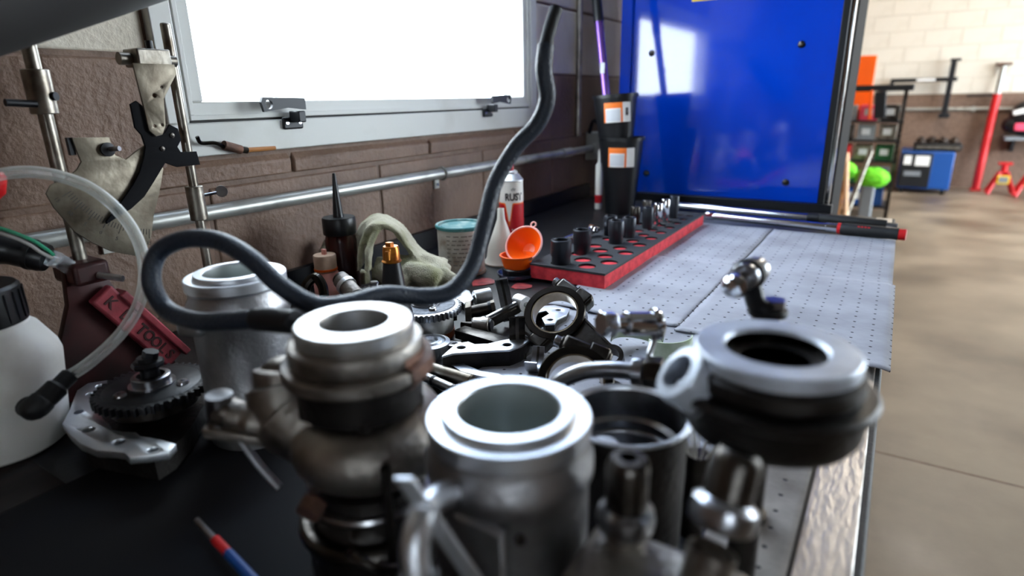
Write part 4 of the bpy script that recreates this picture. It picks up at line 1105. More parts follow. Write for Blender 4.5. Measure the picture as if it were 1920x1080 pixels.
A = Vector((-0.5056, 0.7214, 0.9150)); B = Vector((-0.4795, 0.7853, 0.9300))
dv = (B - A).normalized(); sv = dv.cross(Vector((0, 0, 1))).normalized(); uv = sv.cross(dv)
MB().obox(A.lerp(B, .45), dv, sv, uv, (B - A).length * 0.9, 0.018, 0.016).build('beam', 'steel_dark', ra, world=True, bevel=0.004)
MB().obox(A.lerp(B, .45) + uv * 0.009, dv, sv, uv, (B - A).length * 0.85, 0.006, 0.004).build('rib', 'steel', ra, world=True, bevel=0.001)
MB().lathe([(0.0045, -0.012), (0.0125, -0.012), (0.0130, -0.010), (0.0130, 0.010), (0.0125, 0.012), (0.0045, 0.012), (0.0045, -0.012)], B + Vector((0, 0, 0.004)), sv, n=24).build('eye', 'alu_turned', ra, world=True)
MB().lathe([(0.0040, -0.010), (0.0085, -0.010), (0.0085, 0.010), (0.0040, 0.010), (0.0040, -0.010)], A, sv, n=20).build('tip_eye', 'alu_turned', ra, world=True)
MB().cyl(B + dv * 0.010 + Vector((0, 0, -.006)), B + dv * 0.024 + Vector((0, 0, -.012)), 0.0055, n=8).build('adjuster', 'steel', ra, world=True)
rp = thing('roller_pin', 'short grey roller on a dark pin below the rocker arm', 'roller', (-0.5136, 0.7148, 0.9050))
A = Vector((-0.5345, 0.6947, 0.9150)); B = Vector((-0.4865, 0.7126, 0.9180))
MB().cyl(A, A.lerp(B, .45), 0.0058, n=16).build('pin', 'steel_oily', rp, world=True)
MB().cyl(A.lerp(B, .38), A.lerp(B, .88), 0.0125, n=24).build('roller', 'alu_dull', rp, world=True, bevel=0.001)
MB().cyl(A.lerp(B, .88), A.lerp(B, .95), 0.0095, n=20).build('cap', 'black_metal', rp, world=True)
sp2 = thing('steel_pin', 'plain brown-grey steel pin lying in front of the bright bracket', 'pin', (-0.4541, 0.5680, 0.9050))
MB().cyl((-0.4824, 0.5535, 0.9120), (-0.4103, 0.5497, 0.9120), 0.0085, n=20).build('pin', 'steel_worn', sp2, world=True, bevel=0.001)
sp3 = thing('steel_pin', 'short bright pin with a groove lying beside the pump', 'pin', (-0.4605, 0.5424, 0.9050))
MB().cyl((-0.4741, 0.5336, 0.9100), (-0.4199, 0.5236, 0.9100), 0.0065, n=18).build('pin', 'steel', sp3, world=True, bevel=0.001)
MB().cyl((-0.4576, 0.5307, 0.9100), (-0.4528, 0.5300, 0.9100), 0.0070, n=18).build('groove', 'black_metal', sp3, world=True)
bm_ = thing('bracket_clip', 'dark twisted metal clip standing at the left of the pink bottle', 'clip', (-0.8821, 0.7029, 0.9000))
MB().tube([(-0.7790, 0.6014, 0.9575), (-0.7754, 0.6092, 0.9722), (-0.7664, 0.6179, 0.9802), (-0.7518, 0.6167, 0.9691), (-0.7426, 0.6108, 0.9542)], 0.008, n=10).build('clip', 'steel_oily', bm_, world=True)
tf = thing('tube_fitting', 'short grey tube fitting leaning in front of the sprocket', 'fitting', (-0.7584, 0.6722, 0.9000))
MB().cyl((-0.5680, 0.5181, 1.0083), (-0.6026, 0.5267, 1.0234), 0.0115, n=20).build('tube', 'alu_dull', tf, world=True)
MB().cyl((-0.5888, 0.5242, 1.0165), (-0.5946, 0.5252, 1.0191), 0.0135, n=20).build('collar', 'alu_turned', tf, world=True)
MB().cyl((-0.5961, 0.5259, 1.0202), (-0.6071, 0.5283, 1.0254), 0.0105, n=20).build('mouth', 'steel_dark', tf, world=True)
MB().cyl((-0.5680, 0.5181, 1.0083), (-0.5400, 0.5082, 0.9841), 0.010, n=16).build('stem', 'steel_dark', tf, world=True)
q_ = Vector((-0.5400, 0.5082, 0.9841))
MB().cyl(q_ + Vector((0, 0, 0.004)), (q_.x, q_.y, 0.9005), 0.0105, n=16).build('foot', 'steel_dark', tf, world=True)

def shell(name, label, c, axis, up, R, w_, t_, a0, a1, m, group='bearing shells'):
    ax = Vector(axis).normalized()
    u = Vector(up); u = (u - ax * u.dot(ax)).normalized(); s_ = ax.cross(u)
    vs, fs = [], []
    n = 20
    for i in range(n + 1):
        a = math.radians(a0 + (a1 - a0) * i / n)
        e = u * math.cos(a) + s_ * math.sin(a)
        for (rr, h) in ((R, -w_ / 2), (R, w_ / 2), (R - t_, w_ / 2), (R - t_, -w_ / 2)):
            vs.append(e * rr + ax * h)
    for i in range(n):
        for j in range(4):
            fs.append((i * 4 + j, (i + 1) * 4 + j, (i + 1) * 4 + (j + 1) % 4, i * 4 + (j + 1) % 4))
    fs += [(0, 1, 2, 3), (n * 4 + 3, n * 4 + 2, n * 4 + 1, n * 4)]
    zmin = min(v.z for v in vs)
    t = thing(name, label, 'bearing shell', (c[0], c[1], c[2] - 0), group=group)
    MB().add([v - Vector((0, 0, zmin)) for v in vs], fs).build('shell', m, t, ang=30)
    # oil groove line, a thin band round the inside
    vs2, fs2 = [], []
    for i in range(n + 1):
        a = math.radians(a0 + (a1 - a0) * i / n)
        e = u * math.cos(a) + s_ * math.sin(a)
        for (rr, h) in ((R - t_ + 0.0001, -w_ * .10), (R - t_ + 0.0001, w_ * .10), (R - t_ - 0.0003, w_ * .10), (R - t_ - 0.0003, -w_ * .10)):
            vs2.append(e * rr + ax * h - Vector((0, 0, zmin)))
    for i in range(n):
        for j in range(4):
            fs2.append((i * 4 + j, (i + 1) * 4 + j, (i + 1) * 4 + (j + 1) % 4, i * 4 + (j + 1) % 4))
    MB().add(vs2, fs2).build('oil_groove', 'steel_dark', t)
    return t
shell('bearing_shell', 'bright half bearing shell standing between rocker arm and connecting rod', (-0.4746, 0.7315, 0.9050), (0.75, 0.5, 0.15), (0.3, -0.1, 0.5), 0.050, 0.020, 0.0025, 200, 310, 'steel')
shell('bearing_shell', 'black half bearing shell standing on the grey pad left of the connecting rod', (-0.3849, 0.6239, 0.9060), (0.80, 0.58, 0.0), (0.0, 0.0, 1.0), 0.045, 0.022, 0.0025, 215, 300, 'steel_oily')
flat_part('curved_strip', 'curved bright metal strip lying in front of the bright bracket', 'engine part',
          [(-0.4881, 0.5928, 0.9140), (-0.4612, 0.5722, 0.9140), (-0.4364, 0.5637, 0.9140), (-0.4067, 0.5645, 0.9140), (-0.3757, 0.5753, 0.9140), (-0.3915, 0.5822, 0.9140), (-0.4157, 0.5774, 0.9140), (-0.4432, 0.5824, 0.9140), (-0.4645, 0.5919, 0.9140), (-0.4807, 0.6012, 0.9140)],
          [], 0.905, 0.914, 'alu_machined')
shell('bearing_shell', 'bright bearing shell under the connecting rod shank', (-0.3643, 0.6281, 0.9060), (0.9, 0.3, 0.0), (0.0, 0.0, 1.0), 0.028, 0.016, 0.0022, 100, 260, 'steel')
shell('bearing_shell', 'pale green half shell with fine mesh on the crumpled pad', (-0.2672, 0.7465, 0.9120), (0.1, 0.1, 1.0), (1.0, 0.0, 0.0), 0.036, 0.030, 0.0018, 30, 200, 'pale_green', 'pale green half shells')
shell('bearing_shell', 'pale green half shell nearest the flanged hub', (-0.2212, 0.7454, 0.9120), (-0.1, 0.0, 1.0), (1.0, 0.2, 0.0), 0.030, 0.028, 0.0018, -150, 10, 'pale_green', 'pale green half shells')

# connecting rods
def conrod(label, c, s, n, length, scale=1.0):
    """c ring centre, s shank direction, n ring axis (towards the viewer)"""
    s = Vector(s).normalized(); n = Vector(n); n = (n - s * n.dot(s)).normalized(); t_ = n.cross(s)
    t = thing('connecting_rod', label, 'connecting rod', (c[0], c[1], 0.906), group='connecting rods')
    M = Matrix.Translation(-Vector(t.location)) @ basis(c, t_, -s, n)          # local: x across, y away from the shank, z ring axis
    k = scale
    def part(name, mb, m, **kw):
        mb.v = [tuple(M @ Vector(v)) for v in mb.v]
        return mb.build(name, m, t, **kw)
    def lat(prof): return MB().lathe([(r * k, z * k) for r, z in prof], n=56)
    part('ring', lat([(0.0345, -0.0115), (0.0355, -0.0125), (0.0440, -0.0125), (0.0455, -0.0105), (0.0455, 0.0105), (0.0440, 0.0125), (0.0355, 0.0125), (0.0345, 0.0115), (0.0345, -0.0115)]), 'steel_oily', ang=25)
    part('bearing_liner', lat([(0.0345, -0.0108), (0.0345, 0.0108), (0.0322, 0.0108), (0.0322, -0.0108), (0.0345, -0.0108)]), 'shell_bronze', ang=25)
    for sx in (-1, 1):
        part('shoulder', MB().obox((sx * 0.0430 * k, 0.002 * k, 0), (1, 0, 0), (0, 1, 0), (0, 0, 1), 0.020 * k, 0.062 * k, 0.021 * k), 'steel_dark', bevel=0.004 * k)
        part('cap_step', MB().obox((sx * 0.0460 * k, -0.012 * k, 0), (1, 0, 0), (0, 1, 0), (0, 0, 1), 0.020 * k, 0.026 * k, 0.023 * k), 'steel_dark', bevel=0.003 * k)
        b = MB().cyl((sx * 0.0430 * k, 0.031 * k, 0), (sx * 0.0430 * k, 0.036 * k, 0), 0.0085 * k, n=20)
        part('bolt_collar', b, 'steel_dark', bevel=0.0005)
        part('bolt_head', MB().cyl((sx * 0.0430 * k, 0.036 * k, 0), (sx * 0.0430 * k, 0.044 * k, 0), 0.0066 * k, n=12), 'steel', bevel=0.0005)
        part('part_line', MB().obox((sx * 0.0440 * k, 0.0005 * k, 0), (1, 0, 0), (0, 1, 0), (0, 0, 1), 0.0215 * k, 0.0008 * k, 0.0222 * k), 'black_metal')
    L = length
    sh = MB()
    sh.add([(-0.024 * k, -0.036 * k, -0.007 * k), (0.024 * k, -0.036 * k, -0.007 * k), (0.011 * k, -L, -0.006 * k), (-0.011 * k, -L, -0.006 * k),
            (-0.024 * k, -0.036 * k, 0.007 * k), (0.024 * k, -0.036 * k, 0.007 * k), (0.011 * k, -L, 0.006 * k), (-0.011 * k, -L, 0.006 * k)],
           [(0, 3, 2, 1), (4, 5, 6, 7), (0, 1, 5, 4), (1, 2, 6, 5), (2, 3, 7, 6), (3, 0, 4, 7)])
    part('shank', sh, 'steel_dark', bevel=0.002 * k)
    for sx in (-1, 1):
        part('shank_rib', MB().obox((sx * 0.0155 * k, -(0.040 * k + L) / 2, 0), (sx * 0.013, L * 0.9, 0), (1, 0, 0), (0, 0, 1), L - 0.045 * k, 0.004 * k, 0.018 * k), 'steel_dark', bevel=0.001 * k)
    se = MB().lathe([(0.0105 * k, -0.011 * k), (0.0165 * k, -0.011 * k), (0.0165 * k, 0.011 * k), (0.0105 * k, 0.011 * k), (0.0105 * k, -0.011 * k)], (0, -L - 0.008 * k, 0), n=28)
    part('small_end', se, 'steel_dark')
    return t
conrod('dark steel connecting rod propped up so its big ring faces the camera', (-0.3754, 0.7072, 0.9553), (0.82, -0.20, -0.30), (0.66, -0.62, 0.38), 0.098, 0.97)
conrod('second dark connecting rod lying blurred in front of the propped one', (-0.2647, 0.5445, 0.9469), (0.86, 0.20, -0.28), (0.30, -0.60, 0.75), 0.095, 0.93)

# bits of red plastic and screws on the bench
for (q, s_, lb) in (((-0.6651, 0.9409, 0.9000), 0.030, 'torn red plastic scrap left of the orange funnel'), ((-0.5818, 0.9538, 0.9000), 0.022, 'torn red plastic scrap in front of the orange funnel')):
    pts = [(q[0] + s_ * (0.7 + 0.5 * random.random()) * math.cos(a), q[1] + s_ * (0.7 + 0.5 * random.random()) * math.sin(a)) for a in [k * PI / 4 for k in range(8)]]
    me = plate_mesh([[(p[0] - q[0], p[1] - q[1]) for p in pts]], 0.0012)
    o = link_mesh('plastic_scrap', me, 'scrap_red', None, (q[0], q[1], 0.9002)); tag(o, lb, 'scrap', 'red plastic scraps')
# brush with pale bristles between cup and hub
bru = thing('wire_brush', 'tuft of pale bristles poking out beside the flanged hub lug', 'brush', (-0.098, 0.425, 0.905))
MB().cyl((-0.002, 0, 0), (0.0, 0, 0.075), 0.010, n=14).build('stock', 'steel_dark', bru)
for k in range(16):
    a = k * 2.4; d = Vector((0.5 * math.cos(a), 0.5 * math.sin(a), 1.0)).normalized()
    MB().cyl((0.006 * math.cos(a), 0.006 * math.sin(a), 0.07), Vector((0.006 * math.cos(a), 0.006 * math.sin(a), 0.07)) + d * (0.022 + 0.008 * (k % 3)), 0.0008, 0.0005, n=5).build('bristle', 'natural_plastic', bru)

# ------------------------------------------------------------------ bottles, cans and rag at the back of the bench
nb = thing('nozzle_bottle', 'dark bottle with tall black cone nozzle against the wall', 'bottle', (-0.850, 0.752, 0.9002))
MB().lathe([(0, 0), (0.026, 0), (0.029, 0.004), (0.029, 0.105), (0.026, 0.118), (0.022, 0.122), (0, 0.122)], n=32).build('body', 'dark_red_fluid', nb)
MB().lathe([(0, 0.118), (0.0295, 0.118), (0.0300, 0.120), (0.0300, 0.146), (0.0285, 0.149), (0, 0.149)], n=32).build('cap', 'black_plastic', nb)
MB().lathe([(0.010, 0.148), (0.0090, 0.154), (0.0088, 0.158), (0.0030, 0.226), (0.0022, 0.228), (0, 0.228)], n=24).build('nozzle', 'black_plastic', nb)
pk = thing('pink_bottle', 'small pink dropper bottle with pale ribbed cap', 'bottle', (-0.838, 0.700, 0.9002))
MB().lathe([(0, 0), (0.021, 0), (0.024, 0.003), (0.024, 0.050), (0.020, 0.060), (0, 0.060)], n=28).build('body', 'pink_plastic', pk)
MB().lathe([(0, 0.062), (0.0175, 0.060), (0.0195, 0.062), (0.0200, 0.089), (0.0190, 0.091), (0, 0.091)], n=32).build('cap', 'cap_pale', pk)
MB().box((-0.004, -0.003, 0.091), (0.004, 0.003, 0.101)).build('snap_tip', 'pink_plastic', pk, bevel=0.001)
MB().lathe([(0.0200, 0.0625), (0.0206, 0.0630), (0.0206, 0.0665), (0.0201, 0.0670)], n=32).build('cap_band', 'orange_plastic', pk)
ol = thing('oil_bottle', 'slender black oil bottle with amber spout cap', 'bottle', (-0.560, 0.580, 0.9004))
MB().lathe([(0, 0), (0.026, 0), (0.028, 0.003), (0.027, 0.050), (0.017, 0.100), (0.0115, 0.142), (0, 0.142)], n=32).build('body', 'black_plastic', ol)
MB().lathe([(0, 0.141), (0.0130, 0.141), (0.0138, 0.1425), (0.0118, 0.1445), (0.0112, 0.160), (0.0100, 0.163), (0, 0.163)], n=24).build('cap', 'brass', ol)
MB().obox((0.004, -0.009, 0.152), (1, 0, 0), (0, 1, 0), (0, 0, 1), 0.006, 0.008, 0.013).build('cap_lug', 'brass', ol, bevel=0.001)
MB().box((-0.006, -0.004, 0.162), (0.003, 0.004, 0.168)).build('spout', 'brass', ol, bevel=0.001)

# work glove / rag
gl = MB()
def blob(pts, r): gl.tube(pts, r, n=12, sub=5)
def ribbon(pts, wdir, wid, th):
    P = spline(pts, 6); wv = Vector(wdir).normalized(); vs = []; fs = []
    for i, p in enumerate(P):
        t = (P[min(i + 1, len(P) - 1)] - P[max(i - 1, 0)]).normalized()
        nn = t.cross(wv).normalized()
        ww = wid[min(i * len(wid) // len(P), len(wid) - 1)]
        for a, b in ((-.5, -.5), (.5, -.5), (.5, .5), (-.5, .5)):
            vs.append(p + wv * a * ww + nn * b * th)
    for i in range(len(P) - 1):
        for j in range(4):
            fs.append((i * 4 + j, (i + 1) * 4 + j, (i + 1) * 4 + (j + 1) % 4, i * 4 + (j + 1) % 4))
    fs += [(0, 1, 2, 3), tuple(range(len(vs) - 1, len(vs) - 5, -1))]
    gl.add(vs, fs)
WD = (-0.56, 0.80, 0.12)
ribbon([(-0.8023, 0.7494, 0.9611), (-0.8043, 0.7613, 0.9965), (-0.8008, 0.7753, 1.0280), (-0.7846, 0.7903, 1.0406), (-0.7652, 0.8106, 1.0288), (-0.7495, 0.8221, 0.9998), (-0.7232, 0.8279, 0.9708), (-0.6801, 0.8485, 0.9529)], WD, [0.05, 0.055, 0.06, 0.06, 0.06, 0.06], 0.009)
ribbon([(-0.7684, 0.7347, 0.9642), (-0.7716, 0.7446, 0.9959), (-0.7748, 0.7642, 1.0208), (-0.7728, 0.7826, 1.0332)], WD, [0.03, 0.03, 0.03], 0.009)
ribbon([(-0.8353, 0.7735, 0.9821), (-0.8343, 0.7884, 1.0203), (-0.8243, 0.8142, 1.0390), (-0.8104, 0.8338, 1.0348)], WD, [0.03, 0.03], 0.009)
blob([(-0.7909, 0.7757, 0.9458), (-0.7569, 0.7962, 0.9432), (-0.7183, 0.8189, 0.9386), (-0.6795, 0.8411, 0.9320)], [0.030, 0.036, 0.032, 0.022])
blob([(-0.7929, 0.7733, 0.9096), (-0.7453, 0.8012, 0.9038), (-0.6945, 0.8337, 0.9046), (-0.6635, 0.8429, 0.9099)], [0.030, 0.036, 0.030, 0.02])
blob([(-0.7253, 0.7844, 0.9576), (-0.6915, 0.7954, 0.9464), (-0.6675, 0.8056, 0.9330)], [0.020, 0.023, 0.018])
blob([(-0.7218, 0.8253, 0.9613), (-0.6953, 0.8390, 0.9532), (-0.6728, 0.8495, 0.9432)], [0.018, 0.015, 0.011])
blob([(-0.6701, 0.8250, 0.9396), (-0.6554, 0.8307, 0.9300), (-0.6460, 0.8338, 0.9224)], [0.016, 0.015, 0.011])
blob([(-0.7654, 0.7610, 0.9631), (-0.7403, 0.7642, 0.9456), (-0.7133, 0.7749, 0.9285)], [0.020, 0.024, 0.020])
ribbon([(-0.9071, 0.8031, 0.9836), (-0.9326, 0.7883, 0.9872), (-0.9363, 0.7773, 0.9641), (-0.9289, 0.7726, 0.9388)], WD, [0.03, 0.03], 0.008)
ribbon([(-0.9289, 0.7726, 0.9388), (-0.8979, 0.7863, 0.9231), (-0.8380, 0.7993, 0.9226)], (0, 0, 1), [0.03, 0.03], 0.02)
zmin =  0.9075
gl.v = [(x, y, max(z, zmin)) for x, y, z in gl.v]
o = gl.build('work_glove', 'glove', None)
rm = o.modifiers.new('remesh', 'REMESH'); rm.mode = 'VOXEL'; rm.voxel_size = 0.0035; rm.use_smooth_shade = True
sm = o.modifiers.new('smooth', 'SMOOTH'); sm.iterations = 4; sm.factor = 0.5
tx = bpy.data.textures.new('folds', 'CLOUDS'); tx.noise_scale = 0.035
dp = o.modifiers.new('folds', 'DISPLACE'); dp.texture = tx; dp.strength = 0.008; dp.mid_level = 0.5
tag(o, 'crumpled grey-green work glove behind the oil bottle', 'glove')

# paint can
pc = thing('paint_can', 'dented paint can with teal lid beside the glove', 'paint can', (-0.748, 0.985, 0.9002))
MB().lathe([(0, 0), (0.048, 0), (0.050, 0.002), (0.0485, 0.004), (0.0485, 0.094), (0.0490, 0.096)], n=44).build('body', 'can_label', pc)
MB().lathe([(0, 0.101), (0.040, 0.101), (0.042, 0.098), (0.046, 0.098), (0.047, 0.103), (0.0510, 0.104), (0.0525, 0.102), (0.0520, 0.097), (0.0490, 0.095)], n=44).build('lid', 'teal_paint', pc)
MB().lathe([(0, 0.0), (0.0505, 0.0), (0.0512, 0.002), (0.0505, 0.004), (0.0487, 0.005)], n=44).build('bottom_seam', 'can_metal', pc)
thc = math.atan2(-0.985, 0.748)
def print_bars(name, r, th0, th1, z, h, m, parent, n=5):
    """a row of short bars: print too small to read"""
    mb = MB(); a = th0; d = (th1 - th0) / n
    for k in range(n):
        q = patch(([(a, z), (a + d * (0.6 + 0.25 * ((k * 7) % 3) / 2), z)], [(a, z + h), (a + d * (0.6 + 0.25 * ((k * 7) % 3) / 2), z + h)]), r, 3)
        mb.mesh(q); a += d
    mb.build(name, m, parent, ang=0)
for k in range(8):
    print_bars('print_line', 0.0486, thc - 0.65, thc + 0.95, 0.084 - k * 0.0085, 0.0026, 'ink_soft', pc, 5 + k % 3)

# translucent white funnel standing mouth down
wf_ = thing('white_funnel', 'milky white funnel standing mouth down beside the spray can', 'funnel', (-0.712, 1.085, 0.9002))
MB().lathe([(0.038, 0), (0.040, 0.0), (0.0405, 0.004), (0.034, 0.012), (0.031, 0.035), (0.009, 0.098), (0.007, 0.122), (0.005, 0.122), (0.007, 0.098), (0.029, 0.035), (0.032, 0.012), (0.038, 0.0)], n=36).build('cone', 'natural_plastic', wf_)
MB().lathe([(0.0395, 0.0), (0.0415, 0.001), (0.0415, 0.004), (0.0395, 0.005)], n=36).build('rim', 'natural_plastic', wf_)

# spray can
sc_ = thing('spray_can', 'tall red and white aerosol can behind the black hose', 'spray can', (-0.800, 1.268, 0.9002))
MB().lathe([(0, 0.0), (0.029, 0.0), (0.0305, 0.002), (0.0300, 0.004), (0.0300, 0.155)], n=40).build('body', 'spray_white', sc_)
MB().lathe([(0.0300, 0.155), (0.0312, 0.156), (0.0312, 0.159), (0.0295, 0.160), (0.020, 0.172), (0.016, 0.174), (0, 0.174)], n=36).build('shoulder', 'alu_turned', sc_)
MB().lathe([(0.0, 0.172), (0.0165, 0.172), (0.0170, 0.178), (0.013, 0.181), (0, 0.181)], n=28).build('valve_cup', 'alu_turned', sc_)
MB().lathe([(0, 0.18), (0.0075, 0.18), (0.0075, 0.196), (0.006, 0.199), (0, 0.199)], n=18).build('actuator', 'spray_red', sc_)
tcam = math.atan2(-1.268, 0.800)                      # angle that faces the bench front
vtip = tcam - 0.20
patch(([(tcam - 1.9, 0.004), (tcam + 1.9, 0.004)], [(tcam - 1.9, 0.104), (vtip - 0.30, 0.104), (vtip, 0.052), (vtip + 0.30, 0.104), (tcam + 1.9, 0.104)]), 0.0301, 48).build('orange_field', 'spray_orange', sc_)
patch(([(tcam - 1.9, 0.004), (tcam + 1.9, 0.004)], [(tcam - 1.9, 0.101), (vtip - 0.38, 0.101), (vtip, 0.040), (vtip + 0.38, 0.101), (tcam + 1.9, 0.101)]), 0.0305, 48).build('red_field', 'spray_red', sc_)
link_mesh('lettering', wrap_text('RUST', 0.024, 0.0302, tcam + 0.22, 0.118, bold=0.0010, squeeze=0.8), 'ink', sc_)
link_mesh('script', wrap_text('de', 0.012, 0.0302, tcam + 0.15, 0.138, shear=0.3), 'ink', sc_)
for z in (0.036, 0.024):
    print_bars('small_print', 0.0309, tcam + 0.0, tcam + 0.6, z, 0.003, 'spray_white', sc_, 3)

# orange funnel on black ring and clear dish
of = thing('orange_funnel', 'small bright orange funnel tipped on a black ring', 'funnel', (-0.622, 1.003, 0.9002))
MB().lathe([(0, 0), (0.034, 0), (0.040, 0.006), (0.041, 0.012), (0.039, 0.012), (0.033, 0.004), (0, 0.003)], n=32).build('dish', 'dish_smoke', of)
MB().lathe([(0.020, 0.004), (0.029, 0.004), (0.030, 0.006), (0.030, 0.020), (0.028, 0.022), (0.020, 0.022)], n=32).build('black_ring', 'black_plastic', of)
MB().lathe([(0.014, 0.021), (0.026, 0.021), (0.0275, 0.024), (0.033, 0.044), (0.0355, 0.046), (0.0355, 0.048), (0.032, 0.048), (0.025, 0.026), (0.014, 0.026)], n=36).build('cup', 'orange_plastic', of)
ax = Vector((0.05, -0.80, 0.55)).normalized()
cc = Vector((0.008, 0.016, 0.066))
MB().lathe([(0, -0.030), (0.014, -0.028), (0.031, -0.010), (0.0390, 0.002), (0.0380, 0.003), (0.030, -0.008), (0.013, -0.026), (0, -0.028)], cc, ax, n=40).build('bowl', 'orange_plastic', of)
MB().ring(cc + ax * 0.002, ax, 0.0390, 0.0022, n=40, m=8).build('bowl_rim', 'pink_plastic', of)
uu = (Vector((0.2, 0.3, 1)) - ax * Vector((0.2, 0.3, 1)).dot(ax)).normalized()
MB().ring(cc + ax * 0.002 + uu * 0.0455, ax, 0.0055, 0.0016, n=20, m=8).build('hang_loop', 'pink_plastic', of)

# ------------------------------------------------------------------ socket tray
TX0, TX1, TY0, TY1 = -0.585, -0.424, 0.992, 1.668
tray = thing('socket_tray', 'long red foam tray with black top and rows of round holes', 'tray', ((TX0 + TX1) / 2, (TY0 + TY1) / 2,  0.9075))
HZ = 0.030
rows_ = []
for c_, (xx, y0) in enumerate(((-0.450, 1.072), (-0.477, 1.026), (-0.505, 1.066), (-0.533, 1.020))):
    yy, stp, r_ = y0, 0.0865, 0.0180
    while yy < TY1 - 0.012:
        rows_.append((xx, yy, r_))
        yy += stp; stp *= 0.93; r_ *= 0.945
loops = [[(TX0, TY0), (TX1, TY0), (TX1, TY1), (TX0, TY1)]] + [circ((x, y), r_, 20) for x, y, r_ in rows_]
me = plate_mesh(loops, 0.004)
place(me, Matrix.Translation(Vector((0, 0,  0.9075 + HZ - 0.004)) - Vector(tray.location)))
link_mesh('top_sheet', me, 'foam_black', tray)
MB().box((TX0 + 0.001, TY0 + 0.001,  0.9075), (TX1 - 0.001, TY1 - 0.001,  0.9075 + HZ - 0.0042)).build('foam_base', 'red_foam', tray, world=True)

def socket(label, x, y, r, h, m='socket_black', z= 0.9075 + 0.0262):
    t = thing('impact_socket', label, 'socket', (x, y, z), group='sockets in the foam tray')
    MB().lathe([(0, 0.0), (r * 0.86, 0.0), (r * 0.9, 0.002), (r * 0.9, h * 0.34), (r, h * 0.42), (r, h - 0.0015), (r * 0.94, h), (r * 0.72, h), (r * 0.68, h - 0.002)], n=28).build('barrel', m, t)
    MB().lathe([(r * 0.70, h - 0.0015), (r * 0.66, h * 0.55), (0, h * 0.55)], n=6).build('hex_recess', 'black_metal', t, ang=20)
    return t
socket('largest black impact socket at the near corner of the tray', -0.530, 1.020, 0.0205, 0.052)
socket('second black impact socket from the near corner of the tray', -0.535, 1.125, 0.0195, 0.052)
socket('black impact socket standing mid tray, third along', -0.503, 1.232, 0.0175, 0.055)
socket('black impact socket close behind the third one', -0.500, 1.300, 0.0165, 0.050)
socket('black impact socket half hidden behind the mid-tray pair', -0.546, 1.300, 0.0160, 0.050)
socket('black deep socket standing alone past mid tray', -0.496, 1.415, 0.0135, 0.056)
socket('chrome deep socket beside the black deep one', -0.488, 1.465, 0.0115, 0.058, 'chrome')
socket('second chrome deep socket, just behind the first chrome one', -0.484, 1.510, 0.0115, 0.062, 'chrome')
socket('black deep socket nearest the chrome bar at the far end', -0.480, 1.570, 0.0125, 0.062)
socket('short dark socket at the far left of the tray', -0.545, 1.460, 0.0125, 0.046, 'steel_dark')
socket('dark socket behind the short one at the far left', -0.540, 1.530, 0.0120, 0.052, 'steel_dark')
rt = thing('ratchet', 'chrome ratchet wrench leaning on the near left of the tray', 'ratchet', (-0.575, 1.22, 0.9375))
MB().cyl((-0.605, 1.165, 0.945), (-0.580, 1.260, 0.955), 0.006, n=14).build('handle', 'chrome', rt, world=True)
MB().lathe([(0, 0), (0.013, 0), (0.015, 0.004), (0.013, 0.012), (0, 0.013)], (-0.577, 1.272, 0.950), (0.3, 0.1, 1), n=20).build('head', 'chrome', rt, world=True)
MB().sphere((-0.606, 1.160, 0.945), 0.008).build('end_knob', 'chrome', rt, world=True)

# ------------------------------------------------------------------ torque wrenches
tw = thing('torque_wrench', 'long chrome torque wrench with red-tipped black grip', 'torque wrench', (-0.2, 1.72, 0.9065))
A = Vector((-0.418, 1.742, 0.919)); B = Vector((0.040, 1.690, 0.921))
P_ = lambda f: A.lerp(B, f)
MB().cyl(P_(0), P_(.66), 0.0105, n=20).build('tube', 'chrome', tw, world=True)
MB().cyl(P_(.64), P_(.70), 0.0125, n=20).build('collar', 'chrome', tw, world=True, bevel=0.001)
MB().cyl(P_(.70), P_(.715), 0.0142, n=20).build('red_band', 'red_paint', tw, world=True)
MB().lathe([(0.0135, 0), (0.0150, 0.006), (0.0150, 0.085), (0.0135, 0.115), (0.0145, 0.122), (0.0140, 0.126), (0, 0.126)], P_(.713), (B - A), n=24).build('grip', 'black_rubber', tw, world=True)
MB().cyl(P_(.985), P_(1.02), 0.0135, n=20).build('end_cap', 'red_paint', tw, world=True, bevel=0.001)
MB().box((-0.440, 1.732, 0.908), (-0.412, 1.756, 0.930)).build('head', 'chrome', tw, world=True, bevel=0.004)
dv = (B - A).normalized()
for k in range(4):
    MB().obox(P_(.80 + .016 * k) + Vector((0, -0.0105, 0.0108)), dv, (0, 0.7, 0.7), (0, -0.7, 0.7), 0.005, 0.003, 0.0004).build('marking', 'spray_red', tw, world=True)
tw2 = thing('torque_wrench', 'long chrome torque wrench with plain black grip, nearest the blue cabinet', 'torque wrench', (-0.3, 1.86, 0.9005))
A = Vector((-0.600, 1.905, 0.9135)); B = Vector((0.010, 1.835, 0.9155))
MB().cyl(P_(0), P_(.70), 0.0100, n=20).build('tube', 'chrome', tw2, world=True)
MB().cyl(P_(.68), P_(.73), 0.0135, n=20).build('collar', 'black_metal', tw2, world=True, bevel=0.001)
MB().lathe([(0.0120, 0), (0.0135, 0.006), (0.0130, 0.10), (0.0125, 0.158), (0.0110, 0.162), (0, 0.162)], P_(.73), (B - A), n=24).build('grip', 'black_rubber', tw2, world=True)
MB().cyl(P_(.99), P_(1.035), 0.0060, n=14).build('end_stub', 'steel', tw2, world=True)
MB().box((-0.625, 1.893, 0.902), (-0.596, 1.919, 0.925)).build('head', 'chrome', tw2, world=True, bevel=0.004)

